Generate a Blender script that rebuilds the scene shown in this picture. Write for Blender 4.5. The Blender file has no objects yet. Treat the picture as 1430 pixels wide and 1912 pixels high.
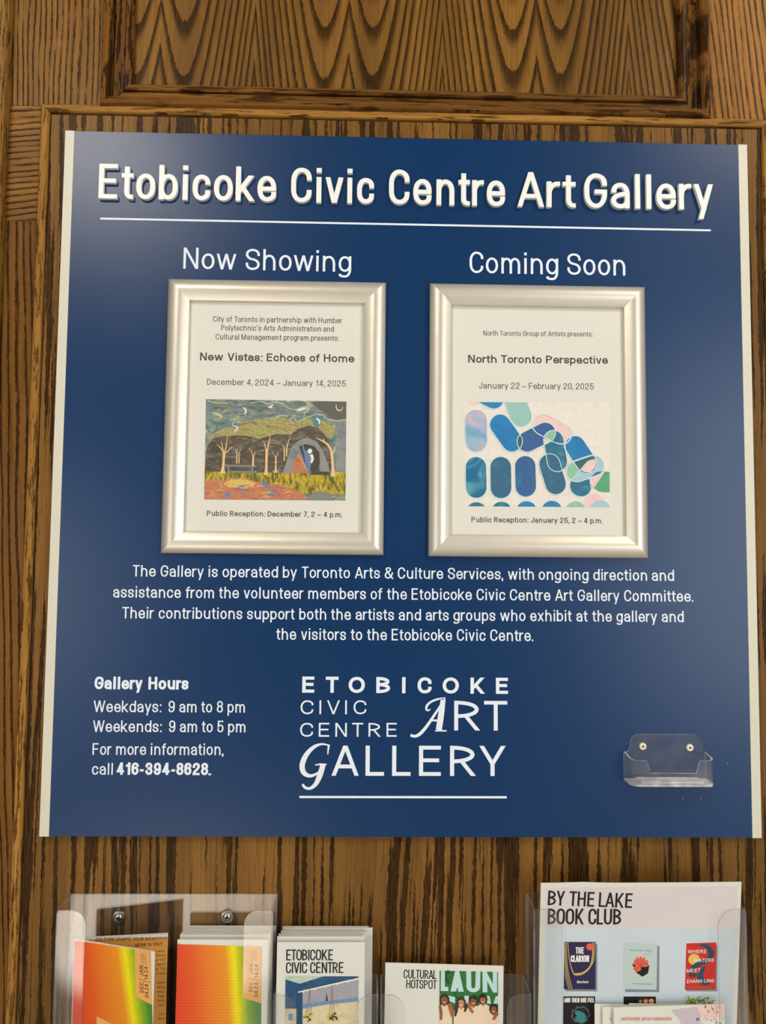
import bpy, bmesh, math, random
from mathutils import Vector, Matrix

random.seed(7)
sc = bpy.context.scene
col = sc.collection

# ------------------------------------------------------------------ camera, world, lights, exposure
Z0 = 1.55                       # height of the sign's centre above the floor
S = 0.8128                      # the sign is a 32 inch square
DS = 0.008                      # its face stands 8 mm off the panelling (wall surface: y = 0)
FPX, CX, CY = 1400.0, 715.0, 953.5
CAM = Vector((-0.044378, -0.863801 - DS, Z0 - 0.092755))
RW = ((0.999742, -0.020622, 0.009573), (0.010834, 0.061925, -0.998022), (0.019988, 0.997868, 0.062133))
cd = bpy.data.cameras.new('camera')
cam = bpy.data.objects.new('camera', cd)
col.objects.link(cam)
cd.sensor_fit = 'HORIZONTAL'
cd.sensor_width = 36.0
cd.lens = 36.0 * FPX / 1430.0
cd.shift_y = -2.5 / 1430.0
cd.clip_start = 0.01
r0, r1, r2 = (Vector(r).normalized() for r in RW)
m = Matrix((r0, -r1, -r2)).transposed().to_4x4()
m.translation = CAM
cam.matrix_world = m
sc.camera = cam

sc.view_settings.view_transform = 'Standard'
sc.view_settings.look = 'None'
sc.view_settings.gamma = 1.0
sc.view_settings.use_curve_mapping = False
sc.view_settings.exposure = -0.1

w = bpy.data.worlds.new('world')
sc.world = w
w.use_nodes = True
w.node_tree.nodes['Background'].inputs[0].default_value = (1.0, 0.93, 0.82, 1)
w.node_tree.nodes['Background'].inputs[1].default_value = 0.20


def area(name, loc, target, sx, sy, power, color):
    ld = bpy.data.lights.new(name, 'AREA')
    ld.shape = 'RECTANGLE'
    ld.size, ld.size_y, ld.energy, ld.color = sx, sy, power, color
    o = bpy.data.objects.new(name, ld)
    col.objects.link(o)
    o.location = loc
    o.rotation_euler = (Vector(target) - Vector(loc)).to_track_quat('-Z', 'Y').to_euler()
    return o


area('window_light_right', (2.75, -4.0, 1.65), (0, 0, Z0), 1.9, 2.6, 92, (0.93, 0.97, 1.0))
area('window_light_left', (-2.6, -4.2, 1.15), (0, 0, Z0), 1.5, 1.5, 36, (0.97, 0.97, 0.95))
area('ceiling_lamp_left', (-1.15, -1.95, 3.05), (-0.9, -1.2, 0), 0.6, 0.6, 34, (1.0, 0.91, 0.78))
area('ceiling_lamp_right', (1.35, -1.25, 3.05), (1.1, -0.9, 0), 0.6, 0.6, 26, (1.0, 0.91, 0.78))
sp = bpy.data.lights.new('sun_patch_light', 'SPOT')         # daylight falling in a bright patch on the floor
sp.energy, sp.spot_size, sp.spot_blend, sp.shadow_soft_size = 6500, math.radians(15.5), 0.3, 0.02
so = bpy.data.objects.new('sun_patch_light', sp)
col.objects.link(so)
so.location = (-1.9, -4.6, 2.9)
so.rotation_euler = (Vector((-0.84, -2.4, 0)) - so.location).to_track_quat('-Z', 'Y').to_euler()


# ------------------------------------------------------------------ placing helpers
def ray(u, v):
    c = ((u - CX) / FPX, (v - CY) / FPX, 1.0)
    return sum((Vector(RW[i]) * c[i] for i in range(3)), Vector())


class Plane:
    """a flat surface in the place; .p(u, v) is the point of it seen at pixel (u, v)"""
    def __init__(s, o, n):
        s.o, s.n = Vector(o), Vector(n).normalized()
        if s.n.y > 0:
            s.n = -s.n

    def p(s, u, v, lift=0.0):
        d = ray(u, v)
        q = s.o + s.n * lift
        return CAM + d * ((q - CAM).dot(s.n) / d.dot(s.n))


def wall_plane(d):
    return Plane((0, -d, 0), (0, -1, 0))


def at(u, v, d):
    return wall_plane(d).p(u, v)


# ------------------------------------------------------------------ mesh builder
class MB:
    def __init__(s):
        s.v, s.f, s.m, s.uv = [], [], [], []

    def face(s, pts, mi=0, uv=None):
        b = len(s.v)
        s.v += [Vector(p) for p in pts]
        s.f.append(list(range(b, b + len(pts))))
        s.m.append(mi)
        s.uv.append(uv or [(0, 0)] * len(pts))

    def box(s, x0, x1, y0, y1, z0, z1, mi=0, rim=None):
        P = [Vector((x, y, z)) for x in (x0, x1) for y in (y0, y1) for z in (z0, z1)]
        for k, q in enumerate(((0, 4, 5, 1), (2, 3, 7, 6), (0, 1, 3, 2), (4, 6, 7, 5), (0, 2, 6, 4), (1, 5, 7, 3))):
            s.face([P[i] for i in q], mi if (rim is None or k < 2) else rim)

    def slab(s, front, off, mi=0, rim=0):
        """front: outline points; off: vector to the back face"""
        off = Vector(off)
        front = [Vector(p) for p in front]
        s.face(front, mi)
        s.face([p + off for p in reversed(front)], mi)
        n = len(front)
        for i in range(n):
            a, b = front[i], front[(i + 1) % n]
            s.face([b, a, a + off, b + off], rim)

    def build(s, name, mats, parent=None, smooth=False, weld=False):
        root = parent
        base = Vector()
        while root is not None:
            base += root.location
            root = root.parent
        me = bpy.data.meshes.new(name)
        me.from_pydata([tuple(v - base) for v in s.v], [], s.f)
        for mt in (mats if isinstance(mats, (list, tuple)) else [mats]):
            me.materials.append(mt)
        me.polygons.foreach_set('material_index', s.m)
        ul = me.uv_layers.new(name='UVMap')
        k = 0
        for uv in s.uv:
            for c in uv:
                ul.data[k].uv = c
                k += 1
        if weld or smooth:
            bm = bmesh.new()
            bm.from_mesh(me)
            bmesh.ops.remove_doubles(bm, verts=bm.verts, dist=1e-6)
            bmesh.ops.recalc_face_normals(bm, faces=bm.faces)
            bm.to_mesh(me)
            bm.free()
        if smooth:
            me.polygons.foreach_set('use_smooth', [True] * len(me.polygons))
            if smooth != True:
                me.set_sharp_from_angle(angle=math.radians(smooth))
        o = bpy.data.objects.new(name, me)
        col.objects.link(o)
        if parent is not None:
            o.parent = parent
        return o


def thing(name, label, cat, loc=(0, 0, 0), group=None):
    o = bpy.data.objects.new(name, None)
    o.empty_display_size = 0.02
    col.objects.link(o)
    o.location = loc
    tag(o, label, cat, group)
    return o


def tag(o, label, cat, group=None):
    o['label'], o['category'] = label, cat
    if group:
        o['group'] = group


def structure(name, mb, mats, **k):
    o = mb.build(name, mats, **k)
    o['kind'] = 'structure'
    return o


# ------------------------------------------------------------------ materials
def srgb(r, g, b):
    f = lambda c: (c / 255 / 12.92) if c / 255 <= 0.04045 else ((c / 255 + 0.055) / 1.055) ** 2.4
    return (f(r), f(g), f(b), 1.0)


class NT:
    def __init__(s, name):
        s.mat = bpy.data.materials.new(name)
        s.mat.use_nodes = True
        s.t = s.mat.node_tree
        s.t.nodes.clear()
        s.out = s.t.nodes.new('ShaderNodeOutputMaterial')

    def node(s, kind, **k):
        n = s.t.nodes.new(kind)
        for a, b in k.items():
            setattr(n, a, b)
        return n

    def put(s, sock, v):
        if isinstance(v, bpy.types.NodeSocket):
            s.t.links.new(v, sock)
        elif v is not None:
            sock.default_value = v

    def math(s, op, a, b=None, c=None, clamp=False):
        n = s.node('ShaderNodeMath', operation=op, use_clamp=clamp)
        s.put(n.inputs[0], a)
        s.put(n.inputs[1], b)
        s.put(n.inputs[2], c)
        return n.outputs[0]

    def vec(s, x=0.0, y=0.0, z=0.0):
        n = s.node('ShaderNodeCombineXYZ')
        for i, q in enumerate((x, y, z)):
            s.put(n.inputs[i], q)
        return n.outputs[0]

    def noise(s, vec, scale=1.0, detail=2.0, rough=0.5, dist=0.0):
        n = s.node('ShaderNodeTexNoise')
        s.put(n.inputs['Vector'], vec)
        n.inputs['Scale'].default_value = scale
        n.inputs['Detail'].default_value = detail
        n.inputs['Roughness'].default_value = rough
        n.inputs['Distortion'].default_value = dist
        return n.outputs[0]

    def step(s, x, a, b, lo=0.0, hi=1.0):
        n = s.node('ShaderNodeMapRange', interpolation_type='SMOOTHSTEP')
        s.put(n.inputs[0], x)
        for i, q in enumerate((a, b, lo, hi)):
            n.inputs[i + 1].default_value = q
        return n.outputs[0]

    def ramp(s, x, stops, mode='LINEAR'):
        n = s.node('ShaderNodeValToRGB')
        n.color_ramp.interpolation = mode
        while len(n.color_ramp.elements) < len(stops):
            n.color_ramp.elements.new(0.5)
        for e, (p, c) in zip(n.color_ramp.elements, stops):
            e.position, e.color = p, c
        s.put(n.inputs[0], x)
        return n.outputs[0]

    def mix(s, f, a, b, mode='MIX'):
        n = s.node('ShaderNodeMix', data_type='RGBA', blend_type=mode)
        s.put(n.inputs[0], f)
        s.put(n.inputs[6], a)
        s.put(n.inputs[7], b)
        return n.outputs[2]

    def principled(s, color, rough=0.5, metal=0.0, spec=0.5, normal=None, coat=0.0, coat_rough=0.1):
        n = s.node('ShaderNodeBsdfPrincipled')
        s.put(n.inputs['Base Color'], color)
        s.put(n.inputs['Roughness'], rough)
        s.put(n.inputs['Metallic'], metal)
        s.put(n.inputs['Specular IOR Level'], spec)
        s.put(n.inputs['Coat Weight'], coat)
        s.put(n.inputs['Coat Roughness'], coat_rough)
        s.put(n.inputs['Normal'], normal)
        s.t.links.new(n.outputs[0], s.out.inputs[0])
        return s.mat

    def bump(s, h, strength=0.2, dist=0.001):
        n = s.node('ShaderNodeBump')
        n.inputs['Strength'].default_value = strength
        n.inputs['Distance'].default_value = dist
        s.put(n.inputs['Height'], h)
        return n.outputs[0]

    def objco(s):
        return s.node('ShaderNodeTexCoord').outputs['Object']

    def uv(s):
        return s.node('ShaderNodeUVMap', uv_map='UVMap').outputs[0]

    def sep(s, v):
        n = s.node('ShaderNodeSeparateXYZ')
        s.put(n.inputs[0], v)
        return n.outputs


def plain(name, rgb, rough=0.6, metal=0.0, spec=0.4, grain=0.0, gscale=300.0, bump=0.0):
    t = NT(name)
    c = srgb(*rgb)
    if grain or bump:
        n = t.noise(t.objco(), gscale, 3, 0.6)
        nm = t.bump(n, bump, 0.0004) if bump else None
        f = t.step(n, 0.3, 0.7, 1 - grain, 1 + grain)
        cc = t.mix(1.0, c, t.vec(f, f, f), 'MULTIPLY')
        return t.principled(cc, rough, metal, spec, nm)
    return t.principled(c, rough, metal, spec)


def oak(name, mode='bands', horizontal=False, seed=0.0, freq=60.0, light=(150, 104, 52), dark=(62, 38, 16),
        lo=0.50, hi=0.58, warp=0.010, wfreq=5.0, jag=0.0016, jl=130.0, tilt=0.0, rough=0.36, gloss=0.06, pore=0.25, stretch=0.035, seams=None, fade=0.45):
    """stained oak: earlywood bands, pores and flecks run along the grain"""
    t = NT(name)
    x, y, z = t.sep(t.objco())
    a, l = (z, x) if horizontal else (x, z)
    if mode != 'cathedral':
        a = t.math('ADD', a, t.math('MULTIPLY', y, 0.7))
    a = t.math('ADD', a, seed)
    if tilt:
        a = t.math('ADD', a, t.math('MULTIPLY', l, tilt))
    wn = t.noise(t.vec(t.math('MULTIPLY', a, wfreq), seed, t.math('MULTIPLY', l, wfreq * 0.45)), 1, 2, 0.5)
    a2 = t.math('MULTIPLY_ADD', t.math('SUBTRACT', wn, 0.5), warp * 2, a)
    jn = t.noise(t.vec(t.math('MULTIPLY', a, 330), seed, t.math('MULTIPLY', l, jl)), 1, 2, 0.6)
    a3 = t.math('MULTIPLY_ADD', t.math('SUBTRACT', jn, 0.5), jag * 2, a2)
    if mode == 'bands':
        b = t.noise(t.vec(t.math('MULTIPLY', a3, freq), seed + 3.1, t.math('MULTIPLY', l, freq * stretch)), 1, 2, 0.6)
        b = t.step(b, lo, hi)
    elif mode == 'lines':
        ph = t.math('MULTIPLY_ADD', t.noise(t.vec(t.math('MULTIPLY', a2, 16), seed, t.math('MULTIPLY', l, 2.5)), 1, 2, 0.5), 3.0,
                    t.math('MULTIPLY', a3, freq))
        b = t.math('FRACT', ph)
        b = t.math('MULTIPLY', t.step(b, 0.0, 0.08), t.step(b, 0.22, fade + 0.05, 1.0, 0.0))
        b = t.math('MULTIPLY', b, t.step(t.noise(t.vec(t.math('MULTIPLY', a, 110), seed, t.math('MULTIPLY', l, 26)), 1, 2, 0.6), 0.28, 0.5, 0.25, 1.0))
    else:                       # plain sliced veneer: nested cathedrals mirrored at book matched seams
        s0, per, u0, k, ztip = seams
        q = t.math('PINGPONG', t.math('SUBTRACT', a3, s0 + seed), per / 2)
        q = t.math('ABSOLUTE', t.math('SUBTRACT', q, u0))
        q = t.math('SUBTRACT', t.math('SQRT', t.math('MULTIPLY_ADD', q, q, 0.000016)), 0.004)
        q = t.math('MULTIPLY', t.math('POWER', q, 1.45), k)
        L = t.math('SUBTRACT', l, q)
        L = t.math('MULTIPLY_ADD', t.math('SUBTRACT', jn, 0.5), 0.011, L)
        sd = t.math('SUBTRACT', ztip, L)
        ph = t.math('MULTIPLY_ADD', t.math('SUBTRACT', t.noise(t.vec(t.math('MULTIPLY', L, 9), seed, t.math('MULTIPLY', a, 2.5)), 1, 2, 0.5), 0.5), 1.0, t.math('MULTIPLY', sd, freq))
        fr = t.math('FRACT', ph)
        b = t.math('MULTIPLY', t.step(fr, 0.0, 0.04), t.step(fr, 0.16, fade, 1.0, 0.0))
    pn = t.noise(t.vec(t.math('MULTIPLY', a, 1500), seed, t.math('MULTIPLY', l, 45)), 1, 2, 0.6)
    pores = t.step(pn, 0.42, 0.62)
    fine = t.noise(t.vec(t.math('MULTIPLY', a2, 520), seed + 5, t.math('MULTIPLY', l, 11)), 1, 3, 0.6)
    dash = t.noise(t.vec(t.math('MULTIPLY', a, 900), seed + 2, t.math('MULTIPLY', l, 70)), 1, 2, 0.6)
    tone = t.noise(t.vec(t.math('MULTIPLY', a, 22), seed + 9, t.math('MULTIPLY', l, 1.2)), 1, 2, 0.5)
    lt = t.mix(t.step(tone, 0.3, 0.7), srgb(*[c * 0.88 for c in light]), srgb(*[min(255, c * 1.1) for c in light]))
    lt = t.mix(t.math('MULTIPLY', t.step(fine, 0.44, 0.64), 0.38), lt, srgb(*[c * 0.58 for c in light]))
    lt = t.mix(t.math('MULTIPLY', t.step(dash, 0.60, 0.70), 0.45), lt, srgb(*[c * 0.5 for c in light]))
    f = t.math('MULTIPLY', b, t.math('MULTIPLY_ADD', pores, pore, 1 - pore))
    cc = t.mix(f, lt, srgb(*dark))
    h = t.math('MULTIPLY_ADD', f, -1.0, t.math('MULTIPLY', fine, -0.3))
    return t.principled(cc, rough, 0, gloss, t.bump(h, 0.25, 0.0006))


def thin_acrylic(name, tint, refl_rough=0.03, haze=0.03):
    """clear moulded plastic sheet: see-through, with a mirror-like sheen on both faces"""
    t = NT(name)
    tr = t.node('ShaderNodeBsdfTransparent')
    tr.inputs[0].default_value = tint
    gl = t.node('ShaderNodeBsdfGlossy')
    gl.inputs['Roughness'].default_value = refl_rough
    fr = t.node('ShaderNodeLayerWeight')
    f5 = t.math('POWER', fr.outputs['Facing'], 5.0)
    mx = t.node('ShaderNodeMixShader')
    t.put(mx.inputs[0], t.math('MULTIPLY_ADD', f5, 0.55, 0.045))
    t.t.links.new(tr.outputs[0], mx.inputs[1])
    t.t.links.new(gl.outputs[0], mx.inputs[2])
    df = t.node('ShaderNodeBsdfDiffuse')
    df.inputs[0].default_value = (0.85, 0.85, 0.85, 1)
    m2 = t.node('ShaderNodeMixShader')
    n = t.noise(t.objco(), 35, 3, 0.6)
    t.put(m2.inputs[0], t.step(n, 0.35, 0.7, haze * 0.6, haze * 1.4))
    t.t.links.new(mx.outputs[0], m2.inputs[1])
    t.t.links.new(df.outputs[0], m2.inputs[2])
    t.t.links.new(m2.outputs[0], t.out.inputs[0])
    return t.mat


ACR = thin_acrylic('clear_acrylic', (0.985, 0.985, 0.985, 1), haze=0.012)
ACR_RIM = thin_acrylic('acrylic_cut_edge', (0.72, 0.72, 0.73, 1), 0.20, 0.13)
ACR_CARD = thin_acrylic('clear_styrene', (0.985, 0.985, 0.99, 1), 0.06, 0.025)
ACR_CARD_RIM = thin_acrylic('styrene_edge', (0.86, 0.88, 0.95, 1), 0.12, 0.55)


def blue_sign():
    t = NT('blue_sign_film')
    n = t.noise(t.objco(), 900, 2, 0.5)
    return t.principled(srgb(0, 48, 93), 0.30, 0, 0.36, t.bump(n, 0.12, 0.0003))


BLUE = blue_sign()
STRIP = plain('cream_edge_strip', (209, 206, 189), 0.45, 0, 0.4, 0.012, 60)
WHITE = plain('white_vinyl_lettering', (226, 234, 242), 0.5)
LETTER = plain('white_acrylic_letter', (236, 238, 234), 0.4, 0, 0.4)
PAPER = plain('white_paper', (217, 216, 207), 0.7, 0, 0.2)
PAPER_EDGE = plain('paper_edges', (220, 208, 198), 0.8, 0, 0.1, 0.06, 900)
INK = plain('black_ink', (38, 38, 36), 0.6, 0, 0.2)
INKG = plain('grey_ink', (74, 73, 68), 0.6, 0, 0.2)
STEEL = plain('bright_screw_steel', (205, 202, 196), 0.22, 1.0)
SOCKET = plain('dark_screw_recess', (30, 26, 22), 0.6, 0.3)


def frame_metal():
    t = NT('satin_champagne_aluminium')
    x, y, z = t.sep(t.objco())
    n = t.noise(t.vec(t.math('MULTIPLY', x, 60), t.math('MULTIPLY', y, 60), t.math('MULTIPLY', z, 60)), 1, 3, 0.6)
    c = t.mix(t.step(n, 0.2, 0.8), srgb(214, 207, 193), srgb(217, 210, 196))
    return t.principled(c, 0.40, 0.6, 0.5)


FRAME = frame_metal()


# ------------------------------------------------------------------ lettering: a stroke alphabet
XH, DESC = 0.74, -0.27
BX = {'C': (0, 1), 'X': (0, XH), 'G': (DESC, XH), 'T': (0, 0.93)}
R = 1
_ring = [(0, 1, R), (1, 1, R), (1, 0, R), (0, 0, R)]
_cee = [(1, .73), (1, 1, R), (0, 1, R), (0, 0, R), (1, 0, R), (1, .27)]
_ess = [(1, .74), (1, 1, R), (0, 1, R), (0, .54, R), (1, .47, R), (1, 0, R), (0, 0, R), (0, .27)]
_arch = [(0, .55), (0, 1, R), (1, 1, R), (1, 0)]
STEM = lambda x, b: ('S', b, [(x, 0), (x, 1)])
GL = {
    'A': (.62, [('D', 'C', 0, 0, .5, 1), ('D', 'C', 1, 0, .5, 1), ('S', 'C', [(.22, .28), (.78, .28)])]),
    'B': (.54, [('S', 'C', [(0, 1), (.93, 1, R), (.93, .53, R), (0, .53)]), ('S', 'C', [(0, .53), (1, .53, R), (1, 0, R), (0, 0)]), STEM(0, 'C')]),
    'C': (.54, [('S', 'C', _cee)]),
    'D': (.55, [('O', 'C', [(0, 0), (0, 1), (1, 1, R), (1, 0, R)])]),
    'E': (.47, [('S', 'C', [(1, 1), (0, 1), (0, 0), (1, 0)]), ('S', 'C', [(0, .52), (.9, .52)])]),
    'F': (.45, [('S', 'C', [(1, 1), (0, 1), (0, 0)]), ('S', 'C', [(0, .5), (.88, .5)])]),
    'G': (.56, [('S', 'C', [(1, .74), (1, 1, R), (0, 1, R), (0, 0, R), (1, 0, R), (1, .47), (.58, .47)])]),
    'H': (.55, [STEM(0, 'C'), STEM(1, 'C'), ('S', 'C', [(0, .52), (1, .52)])]),
    'I': (0, [STEM(0, 'C')]),
    'J': (.42, [('S', 'C', [(1, 1), (1, 0, R), (0, 0, R), (0, .28)])]),
    'K': (.57, [STEM(0, 'C'), ('D', 'C', -.05, .3, 1, 1), ('D', 'C', .27, .56, 1.04, 0)]),
    'L': (.43, [('S', 'C', [(0, 1), (0, 0), (1, 0)])]),
    'M': (.70, [STEM(0, 'C'), STEM(1, 'C'), ('D', 'C', 0, 1, .5, 0), ('D', 'C', 1, 1, .5, 0)]),
    'N': (.56, [STEM(0, 'C'), STEM(1, 'C'), ('D', 'C', 0, 1, 1, 0)]),
    'O': (.57, [('O', 'C', _ring)]),
    'P': (.52, [('S', 'C', [(0, 0), (0, 1), (1, 1, R), (1, .45, R), (0, .45)])]),
    'Q': (.57, [('O', 'C', _ring), ('D', 'C', .5, .25, 1.05, -.06)]),
    'R': (.55, [('S', 'C', [(0, 0), (0, 1), (.95, 1, R), (.95, .48, R), (0, .48)]), ('D', 'C', .45, .48, 1.02, 0)]),
    'S': (.53, [('S', 'C', _ess)]),
    'T': (.50, [('S', 'C', [(0, 1), (1, 1)]), STEM(.5, 'C')]),
    'U': (.55, [('S', 'C', [(0, 1), (0, 0, R), (1, 0, R), (1, 1)])]),
    'V': (.58, [('D', 'C', 0, 1, .5, 0), ('D', 'C', 1, 1, .5, 0)]),
    'W': (.86, [('D', 'C', 0, 1, .25, 0), ('D', 'C', .5, 1, .25, 0), ('D', 'C', .5, 1, .75, 0), ('D', 'C', 1, 1, .75, 0)]),
    'X': (.58, [('D', 'C', 0, 0, 1, 1), ('D', 'C', 0, 1, 1, 0)]),
    'Y': (.57, [('D', 'C', 0, 1, .5, .4), ('D', 'C', 1, 1, .5, .4), ('S', 'C', [(.5, 0), (.5, .42)])]),
    'Z': (.50, [('S', 'C', [(0, 1), (1, 1)]), ('S', 'C', [(0, 0), (1, 0)]), ('D', 'C', 0, 0, 1, 1)]),
    'a': (.47, [('S', 'X', [(.04, .74), (.04, 1, R), (.97, 1, R), (.97, 0)]), ('S', 'X', [(.97, .58), (0, .58, R), (0, 0, R), (.97, 0, R), (.97, .3)])]),
    'b': (.48, [STEM(0, 'C'), ('O', 'X', _ring)]),
    'c': (.45, [('S', 'X', _cee)]),
    'd': (.48, [STEM(1, 'C'), ('O', 'X', _ring)]),
    'e': (.48, [('S', 'X', [(0, .5), (1, .5), (1, 1, R), (0, 1, R), (0, 0, R), (1, 0, R), (1, .25)])]),
    'f': (.31, [('S', 'C', [(1, 1), (.38, 1, R), (.38, 0)]), ('S', 'X', [(0, 1), (1, 1)])]),
    'g': (.48, [('O', 'X', _ring), ('S', 'G', [(1, 1), (1, 0, R), (.03, 0, R), (.03, .08)])]),
    'h': (.47, [STEM(0, 'C'), ('S', 'X', _arch)]),
    'i': (0, [STEM(0, 'X'), ('B', 0, .87, 1.0)]),
    'j': (.2, [('S', 'G', [(1, 1), (1, 0, R), (0, 0)]), ('B', 1, .87, 1.0)]),
    'k': (.48, [STEM(0, 'C'), ('D', 'X', -.05, .32, .96, 1), ('D', 'X', .22, .6, 1.04, 0)]),
    'l': (0, [STEM(0, 'C')]),
    'm': (.74, [STEM(0, 'X'), ('S', 'X', [(0, .55), (0, 1, R), (.5, 1, R), (.5, 0)]), ('S', 'X', [(.5, .55), (.5, 1, R), (1, 1, R), (1, 0)])]),
    'n': (.47, [STEM(0, 'X'), ('S', 'X', _arch)]),
    'o': (.48, [('O', 'X', _ring)]),
    'p': (.48, [STEM(0, 'G'), ('O', 'X', _ring)]),
    'q': (.48, [STEM(1, 'G'), ('O', 'X', _ring)]),
    'r': (.31, [STEM(0, 'X'), ('S', 'X', [(0, .5), (0, 1, R), (1, 1)])]),
    's': (.43, [('S', 'X', _ess)]),
    't': (.30, [('S', 'T', [(.42, 1), (.42, 0, R), (1, 0)]), ('S', 'X', [(0, 1), (1, 1)])]),
    'u': (.47, [STEM(1, 'X'), ('S', 'X', [(0, 1), (0, 0, R), (1, 0, R), (1, .45)])]),
    'v': (.47, [('D', 'X', 0, 1, .5, 0), ('D', 'X', 1, 1, .5, 0)]),
    'w': (.74, [('D', 'X', 0, 1, .25, 0), ('D', 'X', .5, 1, .25, 0), ('D', 'X', .5, 1, .75, 0), ('D', 'X', 1, 1, .75, 0)]),
    'x': (.48, [('D', 'X', 0, 0, 1, 1), ('D', 'X', 0, 1, 1, 0)]),
    'y': (.48, [('D', 'X', 0, 1, .53, 0), ('D', 'G', 1, 1, .30, 0)]),
    'z': (.42, [('S', 'X', [(0, 1), (1, 1)]), ('S', 'X', [(0, 0), (1, 0)]), ('D', 'X', 0, 0, 1, 1)]),
    '0': (.48, [('O', 'C', _ring)]),
    '1': (.30, [STEM(1, 'C'), ('S', 'C', [(.1, .8), (.6, .82, R), (1, .95)])]),
    '2': (.48, [('S', 'C', [(0, .72), (0, 1, R), (1, 1, R), (1, .56, R), (0, .2, R), (0, 0), (1, 0)])]),
    '3': (.48, [('S', 'C', [(0, .75), (0, 1, R), (.95, 1, R), (.95, .53, R), (.4, .53)]), ('S', 'C', [(.4, .53), (1, .53, R), (1, 0, R), (0, 0, R), (0, .25)])]),
    '4': (.50, [STEM(.74, 'C'), ('S', 'C', [(0, .24), (1, .24)]), ('D', 'C', 0, .24, .74, 1)]),
    '5': (.48, [('S', 'C', [(.92, 1), (.08, 1), (.05, .46)]), ('S', 'C', [(.05, .5), (.1, .62, R), (1, .62, R), (1, 0, R), (0, 0, R), (0, .25)])]),
    '6': (.48, [('O', 'C', [(0, .6, R), (1, .6, R), (1, 0, R), (0, 0, R)]), ('S', 'C', [(0, .3), (0, 1, R), (1, 1, R), (1, .78)])]),
    '7': (.46, [('S', 'C', [(0, 1), (1, 1)]), ('D', 'C', .2, 0, 1, 1)]),
    '8': (.48, [('O', 'C', [(.04, 1, R), (.96, 1, R), (.96, .54, R), (.04, .54, R)]), ('O', 'C', [(0, .54, R), (1, .54, R), (1, 0, R), (0, 0, R)])]),
    '9': (.48, [('O', 'C', [(0, 1, R), (1, 1, R), (1, .4, R), (0, .4, R)]), ('S', 'C', [(0, .22), (0, 0, R), (1, 0, R), (1, .7)])]),
    '.': (0, [('B', 0, 0, .14)]), ',': (0, [('B', 0, -.13, .14)]), ':': (0, [('B', 0, 0, .14), ('B', 0, .55, .69)]),
    "'": (0, [('B', 0, .72, 1)]), '-': (.26, [('S', 'X', [(0, .5), (1, .5)])]), '_': (.5, [('S', 'X', [(0, .5), (1, .5)])]),
    '/': (.34, [('D', 'C', 0, -.1, 1, 1.05)]),
    '?': (.44, [('S', 'C', [(0, .75), (0, 1, R), (1, 1, R), (1, .58, R), (.5, .5, R), (.5, .26)]), ('B', .5, 0, .14)]),
    '&': (.62, [('S', 'C', [(1, .48), (.8, 0, R), (0, 0, R), (0, .5, R), (.72, .66, R), (.72, 1, R), (.12, 1, R), (.12, .72, R), (1, -.02)])]),
}
ROUND = set('OCGQoceadgq0689SsbpBDR')


def bez_corner(p, a, b, n=7):
    k = 0.58
    c1, c2 = a.lerp(p, k), b.lerp(p, k)
    out = []
    for i in range(n + 1):
        t = i / n
        out.append(a * (1 - t) ** 3 + c1 * 3 * t * (1 - t) ** 2 + c2 * 3 * t * t * (1 - t) + b * t ** 3)
    return out


def centre_line(pts, closed):
    n = len(pts)
    P = [Vector((p[0], p[1])) for p in pts]
    rd = [len(p) > 2 for p in pts]
    out = []
    for i in range(n):
        if not rd[i] or (not closed and i in (0, n - 1)):
            out.append(P[i])
            continue
        a, b = P[i - 1], P[(i + 1) % n]
        La, Lb = (P[i] - a).length, (P[i] - b).length
        da = La / 2 if rd[i - 1] else La * 0.98
        db = Lb / 2 if rd[(i + 1) % n] else Lb * 0.98
        if abs((P[i] - a).y) > abs((P[i] - a).x):
            da = min(da, 1.45 * db)
        else:
            db = min(db, 1.45 * da)
        out += bez_corner(P[i], P[i] + (a - P[i]) * (da / La), P[i] + (b - P[i]) * (db / Lb))
    q = []
    for p in out:
        if not q or (p - q[-1]).length > 1e-5:
            q.append(p)
    if closed and (q[0] - q[-1]).length < 1e-5:
        q.pop()
    return q


def strip(line, w, h, closed, caps=True):
    n = len(line)
    line = [p.copy() for p in line]
    if not closed and caps:
        for i, j in ((0, 1), (n - 1, n - 2)):
            d = (line[i] - line[j]).normalized()
            line[i] += d * (abs(d.x) * w / 2 + abs(d.y) * h / 2)
    L, Rr = [], []
    for i in range(n):
        d1 = (line[i] - line[i - 1]) if (closed or i > 0) else (line[1] - line[0])
        d2 = (line[(i + 1) % n] - line[i]) if (closed or i < n - 1) else (line[i] - line[i - 1])
        d1, d2 = d1.normalized(), d2.normalized()
        t = (d1 + d2)
        t = t.normalized() if t.length > 1e-4 else d2
        nn = Vector((-t.y, t.x))
        k = 1 / max(0.45, nn.dot(Vector((-d2.y, d2.x))))
        o = Vector((nn.x * w / 2, nn.y * h / 2)) * k
        L.append(line[i] + o)
        Rr.append(line[i] - o)
    return L, Rr


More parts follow.
